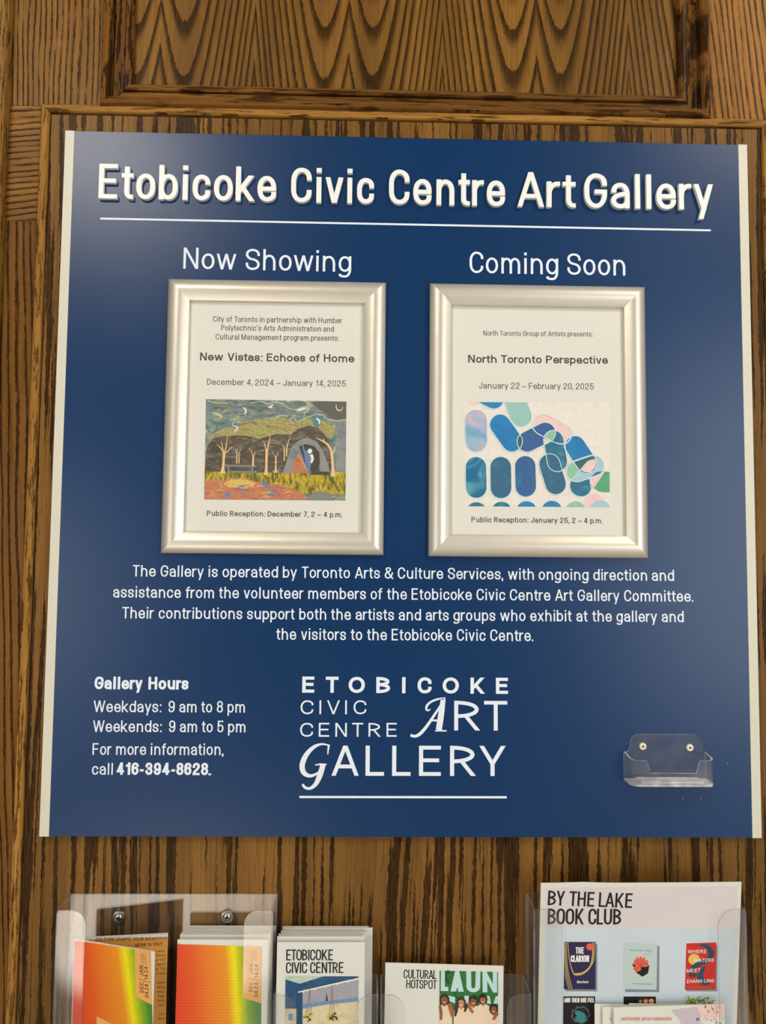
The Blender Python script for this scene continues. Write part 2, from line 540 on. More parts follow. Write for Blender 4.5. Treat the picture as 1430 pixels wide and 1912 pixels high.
def glyph(ch, xs, w, h):
    """outline pieces (closed 2-D loops of quads) of one letter, cap height 1"""
    W, strokes = GL[ch]
    W = max(W * xs, w)
    out = []
    for s in strokes:
        if s[0] == 'B':
            x = w / 2 + s[1] * (W - w)
            out.append(([Vector((x - w * .53, s[3])), Vector((x - w * .53, s[2]))], [Vector((x + w * .53, s[3])), Vector((x + w * .53, s[2]))], False))
            continue
        y0, y1 = BX[s[1]]
        if s[0] == 'D':
            _, _, xa, ya, xb, yb = s
            ya, yb = y0 + ya * (y1 - y0), y0 + yb * (y1 - y0)
            dx, dy = (xb - xa) * (W - w), (yb - ya)
            t = w / 2 * 0.96 * math.hypot(dx, dy) / abs(dy)
            dx = (xb - xa) * (W - 2 * t)
            t = w / 2 * 0.96 * math.hypot(dx, dy) / abs(dy)
            A = Vector((t + xa * (W - 2 * t), ya))
            B = Vector((t + xb * (W - 2 * t), yb))
            o = Vector((t, 0))
            if A.y > B.y:
                A, B = B, A
            out.append(([A - o, B - o], [A + o, B + o], False))
        else:
            pts = [(w / 2 + p[0] * (W - w), y0 + h / 2 + p[1] * (y1 - y0 - h)) + tuple(p[2:]) for p in s[2]]
            cl = s[0] == 'O'
            L, Rr = strip(centre_line(pts, cl), w, h, cl)
            out.append((L, Rr, cl))
    return W, out


def gap(a, b, xs, wt=0.125):
    g = 0.16 - max(0, wt - 0.15) * 0.9
    for c in (a, b):
        if c in ROUND:
            g -= 0.03
        elif c in 'AVWYTvwyktfrLxz,.':
            g -= 0.05
    return g * xs


def layout(s, width, w, h, track=0.0):
    def total(xs):
        x, prev = 0, None
        pos = []
        for c in s:
            if c == ' ':
                x += 0.36 * xs + track
                prev = None
                continue
            if prev:
                x += gap(prev, c, xs, w) + track
            pos.append((c, x))
            x += max(GL[c][0] * xs, w)
            prev = c
        return x, pos
    a, b = 0.2, 6.0
    for _ in range(40):
        mid = (a + b) / 2
        if total(mid)[0] < width:
            a = mid
        else:
            b = mid
    return a, total(a)[1]


def put_strips(mb, pieces, f3, mi, thick=None, n3=None):
    """pieces -> faces; f3 maps glyph space to the surface; thick = vector to the back of a raised letter.
    Every stroke lies a hair above the one before it, so that no two faces share a plane."""
    e = 4e-5 if thick is not None else 5e-6
    for k, (L, Rr, cl) in enumerate(pieces):
        n = len(L)
        up = lambda i: n3 * (e * (k + 0.8 * (i / n)))
        l3, r3 = [f3(p) + up(i) for i, p in enumerate(L)], [f3(p) + up(i) for i, p in enumerate(Rr)]
        for i in range(n if cl else n - 1):
            j = (i + 1) % n
            mb.face([l3[i], r3[i], r3[j], l3[j]], mi)
            if thick is not None:
                mb.face([l3[j], l3[j] + thick, l3[i] + thick, l3[i]], mi)
                mb.face([r3[i], r3[i] + thick, r3[j] + thick, r3[j]], mi)
        if thick is not None and not cl:
            mb.face([l3[0], l3[0] + thick, r3[0] + thick, r3[0]], mi)
            mb.face([r3[-1], r3[-1] + thick, l3[-1] + thick, l3[-1]], mi)


LIFT = 0.00006
_turn = [0]


def turn():
    _turn[0] = (_turn[0] + 1) % 45
    return _turn[0] / 50


def text(mb, s, A, B, cap, plane, weight=0.125, mi=0, lift=1, track=0.0, thick=None, each=None):
    """lettering whose baseline runs between the pixels A and B of the surface, cap = letter height in pixels there"""
    n = plane.n
    a, b = plane.p(*A, LIFT * lift), plane.p(*B, LIFT * lift)
    ux = (b - a)
    wid = ux.length
    ux.normalize()
    uz = n.cross(ux)
    dx, dy = B[0] - A[0], B[1] - A[1]
    q = math.hypot(dx, dy)
    c = plane.p(A[0] + dy / q * cap, A[1] - dx / q * cap, LIFT * lift)
    H = abs((c - a).dot(uz))
    h = weight * 0.9
    xs, pos = layout(s, wid / H, weight, h, track)
    for ch, x in pos:
        W, pieces = glyph(ch, xs, weight, h)
        f3 = lambda p: a + ux * ((p.x + x) * H) + uz * (p.y * H)
        t = mb if each is None else MB()
        put_strips(t, pieces, f3, mi, thick, n)
        if each is not None:
            each(t)


def spaced(mb, letters, base_l, base_r, cap, plane, weight, mi=0, lift=1):
    """widely spaced capitals: (letter, left pixel, right pixel)"""
    x0, x1 = letters[0][1], letters[-1][2]
    bl = lambda x: base_l + (base_r - base_l) * (x - x0) / max(1, x1 - x0)
    for ch, l, r in letters:
        text(mb, ch, (l, bl(l)), (r, bl(r)), cap, plane, weight, mi, lift)


def brush(mb, pts, plane, mi=0, lift=1, sm=6):
    """a painted stroke of varying width: (x, y, width) in pixels, smoothed"""
    if sm > 1 and len(pts) > 2:
        P = [pts[0]] + list(pts) + [pts[-1]]
        o = []
        for i in range(1, len(P) - 2):
            for k in range(sm):
                t = k / sm
                o.append(tuple(0.5 * (2 * P[i][c] + (P[i + 1][c] - P[i - 1][c]) * t + (2 * P[i - 1][c] - 5 * P[i][c] + 4 * P[i + 1][c] - P[i + 2][c]) * t * t
                                      + (3 * P[i][c] - P[i - 1][c] - 3 * P[i + 1][c] + P[i + 2][c]) * t ** 3) for c in range(3)))
        o.append(tuple(pts[-1]))
        pts = o
    L, Q = [], []
    n = len(pts)
    lift += turn()
    for i in range(n):
        a, b = pts[max(0, i - 1)], pts[min(n - 1, i + 1)]
        d = Vector((b[0] - a[0], b[1] - a[1])).normalized()
        hw = pts[i][2] / 2
        L.append(plane.p(pts[i][0] - d.y * hw, pts[i][1] + d.x * hw, LIFT * (lift + .018 * i / n)))
        Q.append(plane.p(pts[i][0] + d.y * hw, pts[i][1] - d.x * hw, LIFT * (lift + .018 * i / n)))
    for i in range(n - 1):
        mb.face([L[i], L[i + 1], Q[i + 1], Q[i]], mi)


def ink(mb, pts, plane, mi=0, lift=1, uv=None):
    lift += turn()
    mb.face([plane.p(x, y, LIFT * lift) for x, y in pts], mi, uv)


def oval(cx, cy, rx, ry, n=20, rot=0.0):
    c, s = math.cos(rot), math.sin(rot)
    return [(cx + rx * math.cos(2 * math.pi * i / n) * c - ry * math.sin(2 * math.pi * i / n) * s,
             cy + rx * math.cos(2 * math.pi * i / n) * s + ry * math.sin(2 * math.pi * i / n) * c) for i in range(n)]


def clip(poly, quad):
    """Sutherland-Hodgman against a convex quad (pixels, y down, clockwise as seen)"""
    for i in range(len(quad)):
        a, b = quad[i], quad[(i + 1) % len(quad)]
        side = lambda p: (b[0] - a[0]) * (p[1] - a[1]) - (b[1] - a[1]) * (p[0] - a[0])
        out = []
        for j in range(len(poly)):
            p, q = poly[j - 1], poly[j]
            sp, sq = side(p), side(q)
            if (sp >= 0) != (sq >= 0):
                t = sp / (sp - sq)
                out.append((p[0] + (q[0] - p[0]) * t, p[1] + (q[1] - p[1]) * t))
            if sq >= 0:
                out.append(q)
        poly = out
        if len(poly) < 3:
            return []
    return poly


# ================================================================== THE ROOM: panelled oak wall
W0 = wall_plane(0.0)
OAK_FIELD = oak('oak_field_veneer', 'bands', seed=1.7, freq=135, light=(124, 88, 42), dark=(38, 23, 9), lo=0.515, hi=0.55,
                warp=0.012, wfreq=5, jag=0.0022, stretch=0.022)
OAK_STILE = oak('oak_stile', 'lines', seed=4.3, freq=150, light=(136, 95, 42), dark=(36, 19, 5), tilt=0.02, jag=0.0012, pore=0.2)
OAK_STILE_R = oak('oak_stile_right', 'lines', seed=8.9, freq=120, light=(144, 99, 44), dark=(48, 25, 6), tilt=0.09, jag=0.0012, pore=0.2)
OAK_STILE_LOW = oak('oak_stile_low', 'lines', seed=6.1, freq=130, light=(120, 80, 34), dark=(32, 17, 5), tilt=0.05, jag=0.0014, pore=0.2)
OAK_RAIL = oak('oak_rail', 'lines', True, seed=2.2, freq=130, light=(138, 95, 42), dark=(38, 20, 6), tilt=-0.12, jag=0.0012, pore=0.2)
OAK_BEAD_V = oak('oak_bead_upright', 'bands', seed=3.3, freq=420, light=(156, 112, 54), dark=(70, 44, 16), lo=0.53, hi=0.6, jag=0.002, stretch=0.06, jl=200)
OAK_BEAD_H = oak('oak_bead_level', 'bands', True, seed=5.3, freq=420, light=(156, 112, 54), dark=(70, 44, 16), lo=0.53, hi=0.6, jag=0.001, stretch=0.06, jl=90)
OAK_MOULD_V = oak('oak_moulding_upright', 'bands', seed=7.3, freq=190, light=(124, 82, 35), dark=(34, 19, 5), lo=0.48, hi=0.54, jag=0.003, stretch=0.12)
OAK_MOULD_H = oak('oak_moulding_level', 'bands', True, seed=9.3, freq=330, light=(124, 84, 37), dark=(48, 28, 9), lo=0.5, hi=0.6, jag=0.0012, stretch=0.05)
GROOVE_AND_SHADOW = plain('dark_groove_and_shadow_line', (34, 18, 8), 0.7)

seam = at(652, 60, -0.012).x
per = at(1003, 60, -0.012).x - at(303, 60, -0.012).x
OAK_PANEL = oak('oak_cathedral_veneer', 'cathedral', seed=0.0, freq=15.0, light=(126, 89, 40), dark=(36, 22, 7), warp=0.003,
                jag=0.0006, seams=(seam, per / 2, 0.0295, 21.0, at(700, 146, -0.012).z), rough=0.4, fade=0.62)


def prism_frame(mb, x0, x1, z0, z1, prof, sides='LRTB', mats=(0, 1)):
    """mitred moulding round a rectangle; prof = (inward distance, depth off the wall)"""
    def ring(i, d):
        return [Vector((x0 + i, -d, z1 - i)), Vector((x1 - i, -d, z1 - i)), Vector((x1 - i, -d, z0 + i)), Vector((x0 + i, -d, z0 + i))]
    for k, side in enumerate('TRBL'):
        if side not in sides:
            continue
        for (i0, d0), (i1, d1) in zip(prof, prof[1:]):
            a, b = ring(i0, d0), ring(i1, d1)
            j = (k + 1) % 4
            mb.face([a[k], a[j], b[j], b[k]], mats[1] if side in 'TB' else mats[0])


zb = 0.012                      # how far down the panelling is built
fx0, fx1 = at(96.0, 230, 0).x, at(1418.5, 260, 0).x
fz1 = at(715, 228.5, 0).z + 0.001
bw = 0.0098                         # bead width
gw = 0.0017                         # quirk between bead and veneer
# veneered field panel behind the sign
mb = MB()
mb.box(fx0, fx1, 0.0, 0.012, zb, fz1)
structure('wall_back', mb, OAK_FIELD)
# quirk bead round the field panel
prof = [(0, 0.0), (0, 0.0022), (0.0012, 0.0036), (bw * .45, 0.0046), (bw - .0012, 0.0036), (bw, 0.0020), (bw, -0.006), (bw + gw, -0.006), (bw + gw, 0.0)]
ins = bw + gw
mb = MB()
prism_frame(mb, fx0 - ins, fx1 + ins, zb - ins, fz1 + ins, prof, 'LRT')
structure('trim_1', mb, [OAK_BEAD_V, OAK_BEAD_H])
mb = MB()
mb.box(fx0 - gw, fx0 - 1e-4, 0.0035, 0.012, zb, fz1 + gw)
mb.box(fx1 + 1e-4, fx1 + gw, 0.0035, 0.012, zb, fz1 + gw)
mb.box(fx0, fx1, 0.0035, 0.012, fz1 + 1e-4, fz1 + gw)
structure('trim_2', mb, GROOVE_AND_SHADOW)

bx0, bx1, bz1 = fx0 - ins, fx1 + ins, fz1 + ins
# upper stiles, rails and lower stiles around the bead
zj = at(60, 197.6, 0).z             # joint stile / rail
zk = at(40, 413, 0).z               # joint rail / lower stile
sx0 = at(20.5, 150, 0).x
ux0, ux1 = at(193, 100, 0).x, at(1321, 100, 0).x      # outer edges of the upper moulding
top = Z0 + 1.25
mb = MB()
mb.box(sx0, ux0 - 0.0012, 0.0, 0.012, zj + 0.0004, top)
structure('wall_left', mb, OAK_STILE)
mb = MB()
mb.box(sx0, bx0 - 0.0003, 0.0003, 0.012, zk + 0.0004, zj)
umz0 = at(700, 211, 0).z
mb.box(bx0 - 0.0003, ux0 - 0.0012, 0.0003, 0.012, bz1 + 0.0002, zj)
mb.box(ux0 - 0.0012, ux1, 0.0003, 0.012, bz1 + 0.0002, max(bz1 + 0.0006, umz0 - 0.0016))
structure('trim_3', mb, OAK_RAIL)
mb = MB()
mb.box(sx0, bx0 - 0.0003, 0.0, 0.012, zb, zk)
structure('trim_4', mb, OAK_STILE_LOW)
zr = at(1400, 227.5, 0).z
mb = MB()
mb.box(ux1 + 0.0010, ux1 + 0.95, 0.0, 0.012, bz1 + 0.0004, top)
mb.box(bx1 + 0.0003, ux1 + 0.95, 0.0, 0.012, zb, bz1 - 0.0002)
structure('wall_right', mb, OAK_STILE_R)
# proud post at the far left with its shadowed edge
mb = MB()
mb.box(sx0 - 0.90, sx0 - 0.0035, -0.014, 0.012, zb, top)
mb.slab([(sx0 - 0.0035, -0.014, zb), (sx0 - 0.0035, -0.014, top), (sx0 - 0.0005, -0.010, top), (sx0 - 0.0005, -0.010, zb)], (0, 0.02, 0))
structure('trim_5', mb, OAK_BEAD_V)
# bolection moulding and recessed cathedral panel above
umx0, umx1 = ux0, ux1
prof = [(0, -0.006), (0.0, 0.005), (0.0015, 0.0075), (0.005, 0.0092), (0.0085, 0.0082), (0.0108, 0.005), (0.0110, -0.0075), (0.0121, -0.0075), (0.0123, -0.0030), (0.015, -0.0048), (0.0195, -0.0062),
        (0.0233, -0.0064), (0.0235, -0.0100), (0.0243, -0.0100), (0.0245, -0.0042), (0.0255, -0.0030), (0.0285, -0.0027), (0.0315, -0.0038), (0.0335, -0.0065), (0.0338, -0.012), (0.037, -0.012)]
mb = MB()
prism_frame(mb, umx0, umx1, umz0, top + 0.05, prof, 'LRB')
structure('trim_6', mb, [OAK_MOULD_V, OAK_MOULD_H])
mb = MB()                           # recessed dark gap beside the moulding, plus dark strips for its shadow line
mb.box(ux0 - 0.0030, ux0 + 0.002, 0.0060, 0.0118, bz1 + 0.0006, top)
mb.box(ux1 - 0.002, ux1 + 0.0028, 0.0060, 0.0118, bz1 + 0.0006, top)
mb.box(ux0 - 0.0010, ux1 - 0.002, -0.0014, 0.0118, umz0 - 0.0017, umz0 - 0.0001)  # proud dark strip painted in as the shadow line under the moulding
mb.box(ux0 - 0.0011, ux0 - 0.0001, -0.0006, 0.0055, umz0, top)  # the same painted shadow line up the left edge
structure('trim_7', mb, GROOVE_AND_SHADOW)
mb = MB()
mb.box(umx0 + 0.03, umx1 - 0.03, 0.0119, 0.02, umz0 + 0.03, top)
structure('wall_front', mb, OAK_PANEL)
# floor of the hall
mb = MB()
mb.box(-4.5, 4.5, -6.0, 0.3, -0.05, 0.0)
structure('floor', mb, plain('pale_stone_floor', (196, 186, 168), 0.35, 0, 0.5, 0.06, 9))


# ================================================================== THE SIGN
sign = thing('sign_board', 'large square dark blue board with white raised title letters and cream side strips', 'sign', (0, 0, Z0 - S / 2))
hs = S / 2
ex = 0.0108
mb = MB()
mb.box(-hs + ex, hs - ex, -DS, 0.0, Z0 - hs, Z0 + hs)
panel = mb.build('sign_panel', BLUE, sign)
for a, b in ((-hs, -hs + ex - 0.0002), (hs - ex + 0.0002, hs)):
    mb = MB()
    mb.box(a, b, -DS - 0.0004, 0.0, Z0 - hs - 0.0003, Z0 + hs + 0.0003)
    o = mb.build('edge_strip', STRIP, sign)
    o['label'] = 'cream strip along the side of the board'
SF = wall_plane(DS)                 # the sign's face
TH = 0.0046
RF = wall_plane(DS + TH)            # faces of the raised letters
for word, x0, b0, x1, b1 in (('Etobicoke', 183.5, 370, 515, 376.3), ('Civic', 543, 377.2, 698, 380.2), ('Centre', 726, 380.7, 943, 385),
                             ('Art', 966, 385.3, 1075, 387.5), ('Gallery', 1091.5, 387.8, 1332, 391.7)):
    text(None, word, (x0, b0), (x1, b1), 64.5, RF, 0.136, 0, 0, thick=Vector((0, TH, 0)),
         each=lambda t: t.build('raised_letter', LETTER, sign))
mb = MB()
ink(mb, [(187, 406.3), (1327, 428.3), (1327, 431.8), (187, 409.8)], SF)
mb.build('printed_rule', WHITE, sign)
for nm, args in (('printed_heading', ('Now Showing', (342, 501.5), (655.5, 507.8), 39.5)), ('printed_heading', ('Coming Soon', (876.5, 509.6), (1167.5, 514.7), 40))):
    mb = MB()
    text(mb, *args, SF, 0.112)
    mb.build(nm, WHITE, sign)
mb = MB()
for a in (('The Gallery is operated by Toronto Arts & Culture Services, with ongoing direction and', (247.5, 1076.3), (1258.5, 1084.8), 21.3),
          ('assistance from the volunteer members of the Etobicoke Civic Centre Art Gallery Committee.', (211, 1115.6), (1294, 1123.6), 21.4),
          ('Their contributions support both the artists and arts groups who exhibit at the gallery and', (228, 1154.6), (1276.5, 1161.8), 21.4),
          ('the visitors to the Etobicoke Civic Centre.', (515.5, 1194.4), (995.5, 1197.2), 21.6)):
    text(mb, *a, SF, 0.128)
mb.build('printed_paragraph', WHITE, sign)
mb = MB()
text(mb, 'Gallery Hours', (176.2, 1286.8), (351.6, 1287.6), 23.6, SF, 0.205)
text(mb, 'Weekdays:', (174.4, 1329.5), (301, 1330), 21.6, SF, 0.125)
text(mb, '9 am to 8 pm', (314.4, 1330), (457, 1330.6), 21.6, SF, 0.125)
text(mb, 'Weekends:', (173.2, 1366.7), (301.6, 1367), 21.8, SF, 0.125)
text(mb, '9 am to 5 pm', (315.4, 1367), (458, 1367.6), 21.8, SF, 0.125)
text(mb, 'For more information,', (172.4, 1409.4), (417, 1410), 21.8, SF, 0.125)
text(mb, 'call', (171.4, 1446.4), (210.4, 1446.5), 21.8, SF, 0.125)
text(mb, '416-394-8628.', (217.4, 1446.6), (393.8, 1447.4), 23.0, SF, 0.205)
mb.build('printed_hours', WHITE, sign)
mb = MB()
q = lambda x: 540 + x / 3.3256
qy = lambda y: 1240 + y / 3.3256
def row(s, base_l, base_r, top_y, wt):
    spaced(mb, [(c, q(l), q(r)) for c, l, r in s], qy(base_l), qy(base_r), (base_l - top_y) / 3.3256, SF, wt)
row((('E', 80, 155), ('T', 226, 305), ('O', 368, 469), ('B', 540, 626), ('I', 700, 722), ('C', 796, 883), ('O', 952, 1053), ('K', 1125, 1213), ('E', 1283, 1358)), 177, 185, 77, 0.215)
row((('C', 70, 149), ('I', 187, 198), ('V', 234, 314), ('I', 347, 359), ('C', 399, 478)), 311, 311, 225, 0.125)
row((('C', 67, 147), ('E', 183, 248), ('N', 286, 357), ('T', 389, 459), ('R', 492, 566), ('E', 604, 667)), 451, 451, 365, 0.125)
row((('R', 1024, 1183), ('T', 1210, 1354)), 412, 413, 228, 0.135)
row((('A', 262, 431), ('L', 473, 588), ('L', 638, 753), ('E', 805, 941), ('R', 998, 1157), ('Y', 1180, 1344)), 693, 695, 506, 0.14)
def sw(pts, lift=1):
    brush(mb, [(q(x), qy(y), w_ / 3.3256) for x, y, w_ in pts], SF, 0, lift)
sw([(955, 222, 30), (942, 320, 37), (928, 410, 37)])
sw([(905, 416, 6), (935, 413, 10), (977, 415, 8)])
sw([(968, 208, 4), (955, 235, 14), (905, 310, 15), (852, 388, 19), (808, 436, 20), (775, 448, 17), (753, 440, 17)])
sw([(968, 208, 4), (925, 217, 11), (882, 233, 13), (855, 258, 14), (852, 282, 13), (866, 288, 8), (876, 276, 4)])
sw([(872, 348, 12), (905, 350, 12), (938, 349, 12)])
sw([(239, 560, 7), (242, 530, 10), (246, 500, 14)])
sw([(246, 504, 8), (200, 497, 13), (150, 517, 22), (104, 566, 30), (80, 628, 33), (92, 676, 30), (133, 694, 20), (180, 674, 12), (208, 645, 8)])
sw([(160, 627, 6), (195, 622, 11), (232, 624, 8)])
sw([(210, 624, 32), (190, 690, 34), (164, 745, 26), (128, 772, 18), (98, 766, 17), (82, 746, 15)])
ink(mb, [(559, 1486.0), (946, 1486.6), (946, 1490.8), (559, 1490.2)], SF)
mb.build('printed_emblem', WHITE, sign)
# two small nicks in the film under the card holder
CHIP = plain('pale_chip', (96, 120, 150), 0.6)
for x, y in ((1275, 1491), (1308, 1491), (1358, 1425)):
    mb = MB()
    ink(mb, oval(x, y, 1.6, 1.6, 8), SF)
    mb.build('surface_chip', CHIP, sign)


# ================================================================== SNAP FRAMES AND POSTERS
FH = 0.0115
FPROF = [(0.0, 0.0), (0.0, 0.0050), (0.0005, 0.0058), (0.0020, 0.0074), (0.0045, 0.0091), (0.0075, 0.0103), (0.0110, 0.0109), (0.0142, 0.0106), (0.0170, 0.0097),
         (0.0198, 0.0085), (0.0225, 0.0072), (0.0248, 0.0061), (0.0253, 0.0056), (0.0253, 0.0014)]


def snap_frame(corners, label):
    """corners: outer corner pixels TL TR BR BL at the outer lip (5 mm off the sign)"""
    P = [at(x, y, DS + 0.004) for x, y in corners]
    x0, x1 = (P[0].x + P[3].x) / 2, (P[1].x + P[2].x) / 2
    z0, z1 = (P[2].z + P[3].z) / 2, (P[0].z + P[1].z) / 2
    root = thing('snap_frame', label, 'picture frame', ((x0 + x1) / 2, -DS, z0), 'poster frames on the blue board')
    for side in 'TRBL':
        mb = MB()
        prism_frame(mb, x0, x1, z0, z1, [(i, DS + d) for i, d in FPROF], side, (0, 0))
        o = mb.build('frame_rail', FRAME, root, smooth=50)
    i = FPROF[-1][0]
    mb = MB()
    mb.box(x0 + i - 0.004, x1 - i + 0.004, -DS - 0.0012, -DS, z0 + i - 0.004, z1 - i + 0.004)
    mb.build('backing_board', plain('grey_backing', (150, 146, 138), 0.7), root)
    return x0 + i, x1 - i, z0 + i, z1 - i


f1 = snap_frame([(314, 520.5), (720, 529.3), (716.2, 1035.3), (302, 1034)], 'left of the two silver frames, under the words Now Showing')
f2 = snap_frame([(803.5, 530.5), (1203, 536), (1209, 1042.2), (799.3, 1038.8)], 'right of the two silver frames, under the words Coming Soon')
PD = DS + 0.0018                    # poster face
PP = wall_plane(PD)


def poster(rect, label):
    x0, x1, z0, z1 = rect
    root = thing('poster', label, 'poster', ((x0 + x1) / 2, -DS - 0.0012, z0), 'posters in the two frames')
    mb = MB()
    mb.box(x0 - 0.003, x1 + 0.003, -PD, -DS - 0.00125, z0 - 0.003, z1 + 0.003)
    mb.build('paper', PAPER, root)
    return root


p1 = poster(f1, 'white poster with a painted night scene of pale trees and a tent')
mb = MB()
text(mb, 'City of Toronto in partnership with Humber', (397.5, 600.7), (638.5, 603.6), 10.6, PP, 0.12)
text(mb, "Polytechnic's Arts Administration and", (412.9, 617), (623.2, 619.4), 10.6, PP, 0.12)
text(mb, 'Cultural Management program presents:', (402.5, 633.8), (632.5, 636.6), 10.6, PP, 0.12)
text(mb, 'New Vistas: Echoes of Home', (373.3, 673), (661.3, 676.6), 14.8, PP, 0.185)
text(mb, 'December 4, 2024 – January 14, 2025'.replace('–', '_'), (386.4, 718.6), (645.6, 722), 11.6, PP, 0.12)
text(mb, 'Public Reception: December 7, 2 – 4 p.m.'.replace('–', '_'), (386, 963.4), (639, 965.9), 10.2, PP, 0.165)
mb.build('printed_text', INKG, p1)
p2 = poster(f2, 'white poster with an abstract picture of overlapping blue rounded shapes')
mb = MB()
text(mb, 'North Toronto Group of Artists presents:', (902.3, 626.8), (1106.4, 628.6), 9.6, PP, 0.12)
text(mb, 'North Toronto Perspective', (874, 677.2), (1134.9, 679.6), 14.8, PP, 0.185)
text(mb, 'January 22 – February 20, 2025'.replace('–', '_'), (894.5, 725.6), (1108.4, 727.4), 11.6, PP, 0.12)
text(mb, 'Public Reception: January 25, 2 – 4 p.m.'.replace('–', '_'), (880, 975), (1124.8, 977.3), 10.2, PP, 0.165)
mb.build('printed_text', INKG, p2)


def paint(name, stops, scale=(90, 90), dist=1.5, seed=0.0, detail=4, tilt=0.0):
    t = NT(name)
    x, y, z = t.sep(t.objco())
    v = t.vec(t.math('MULTIPLY', x, scale[0]), seed, t.math('MULTIPLY', z, scale[1]))
    n = t.noise(v, 1, detail, 0.6, dist)
    c = t.ramp(t.step(n, 0.25, 0.75), [(p, srgb(*k)) for p, k in stops])
    return t.principled(c, 0.6, 0, 0.2)


# --- night scene
sx = lambda x: 375 + x / 5.107
sy = lambda y: 735 + y / 5.107
pic = MB()
M1 = [paint('paint_sky', [(0, (84, 92, 96)), (.22, (112, 138, 104)), (.42, (100, 116, 146)), (.58, (142, 142, 132)), (.74, (112, 142, 112)), (.88, (160, 160, 128)), (1, (192, 192, 182))], (38, 85), 2.0, 0.3, 3),
      paint('paint_canopy', [(0, (112, 120, 96)), (.3, (150, 148, 92)), (.5, (186, 172, 96)), (.62, (126, 118, 96)), (.8, (180, 168, 108)), (1, (200, 160, 84))], (45, 120), 2.5, 4.4),
      paint('paint_wood', [(0, (76, 70, 60)), (.5, (92, 84, 72)), (.8, (112, 106, 96)), (1, (128, 124, 110))], (60, 160), 1.5, 7.7),
      paint('paint_grass', [(0, (74, 82, 50)), (.3, (118, 112, 48)), (.5, (160, 142, 50)), (.7, (206, 178, 56)), (1, (104, 110, 56))], (160, 70), 1.0, 2.1),
      paint('paint_ground', [(0, (98, 110, 146)), (.25, (170, 120, 98)), (.45, (206, 122, 82)), (.6, (178, 116, 92)), (.75, (214, 150, 88)), (.9, (128, 118, 130)), (1, (90, 104, 140))], (60, 130), 1.8, 5.5),
      plain('paint_trunk', (226, 190, 136)), plain('paint_line', (204, 204, 188)), paint('paint_tent', [(0, (112, 120, 130)), (.5, (138, 140, 140)), (1, (150, 148, 140))], (60, 60), 1, 1.1),
      plain('paint_dark', (72, 64, 56)), paint('paint_flap', [(0, (176, 104, 70)), (.5, (190, 124, 84)), (1, (170, 120, 96))], (120, 120), 1, 3.3),
      plain('paint_blue', (104, 124, 160)), plain('paint_white', (222, 222, 220)), plain('paint_grey', (128, 128, 122)), plain('paint_yellow', (214, 178, 96)), plain('paint_teal', (78, 128, 146)),
      plain('paint_night', (98, 94, 86))]
def pg(pts, mi, lift):
    ink(pic, [(sx(x), sy(y)) for x, y in pts], PP, mi, lift)
def br(pts, mi, lift):
    brush(pic, [(sx(x), sy(y), w_ / 5.107) for x, y, w_ in pts], PP, mi, lift, 4)
pg([(48, 52), (1388, 75), (1378, 1020), (32, 1008)], 0, 1)
pg([(1130, 150), (1050, 90), (1100, 72), (1388, 75), (1386, 240), (1300, 252), (1230, 232), (1190, 190)], 15, 2)
pg([(1280, 265), (1385, 262), (1381, 750), (1290, 740)], 7, 2)
pg([(60, 430), (120, 380), (230, 320), (330, 330), (420, 265), (560, 240), (660, 235), (780, 215), (900, 270), (1010, 250), (1070, 200), (1160, 250), (1285, 350), (1250, 430), (900, 400), (700, 430), (300, 440)], 1, 3)
pg([(34, 760), (60, 500), (130, 410), (250, 400), (420, 400), (560, 430), (720, 385), (860, 390), (920, 340), (1040, 305), (1120, 330), (1210, 420), (1240, 520), (1260, 740)], 2, 4)
pg([(36, 740), (200, 745), (420, 760), (700, 755), (1000, 750), (1290, 745), (1382, 752), (1378, 960), (900, 960), (34, 850)], 3, 5)
pg([(33, 850), (120, 805), (200, 835), (290, 808), (430, 800), (540, 840), (640, 850), (740, 865), (860, 900), (960, 950), (1050, 1014), (32, 1008)], 4, 6)
pg([(1050, 960), (1100, 930), (1180, 935), (1250, 950), (1230, 1017), (1000, 1014)], 12, 7)
pg([(215, 860), (290, 818), (420, 815), (520, 850), (500, 885), (400, 895), (260, 890)], 13, 7)
pg([(215, 975), (250, 925), (295, 975)], 10, 7)
pg([(620, 970), (690, 915), (720, 930), (690, 975)], 10, 7)
pg([(570, 840), (660, 850), (650, 880), (590, 870)], 10, 7)
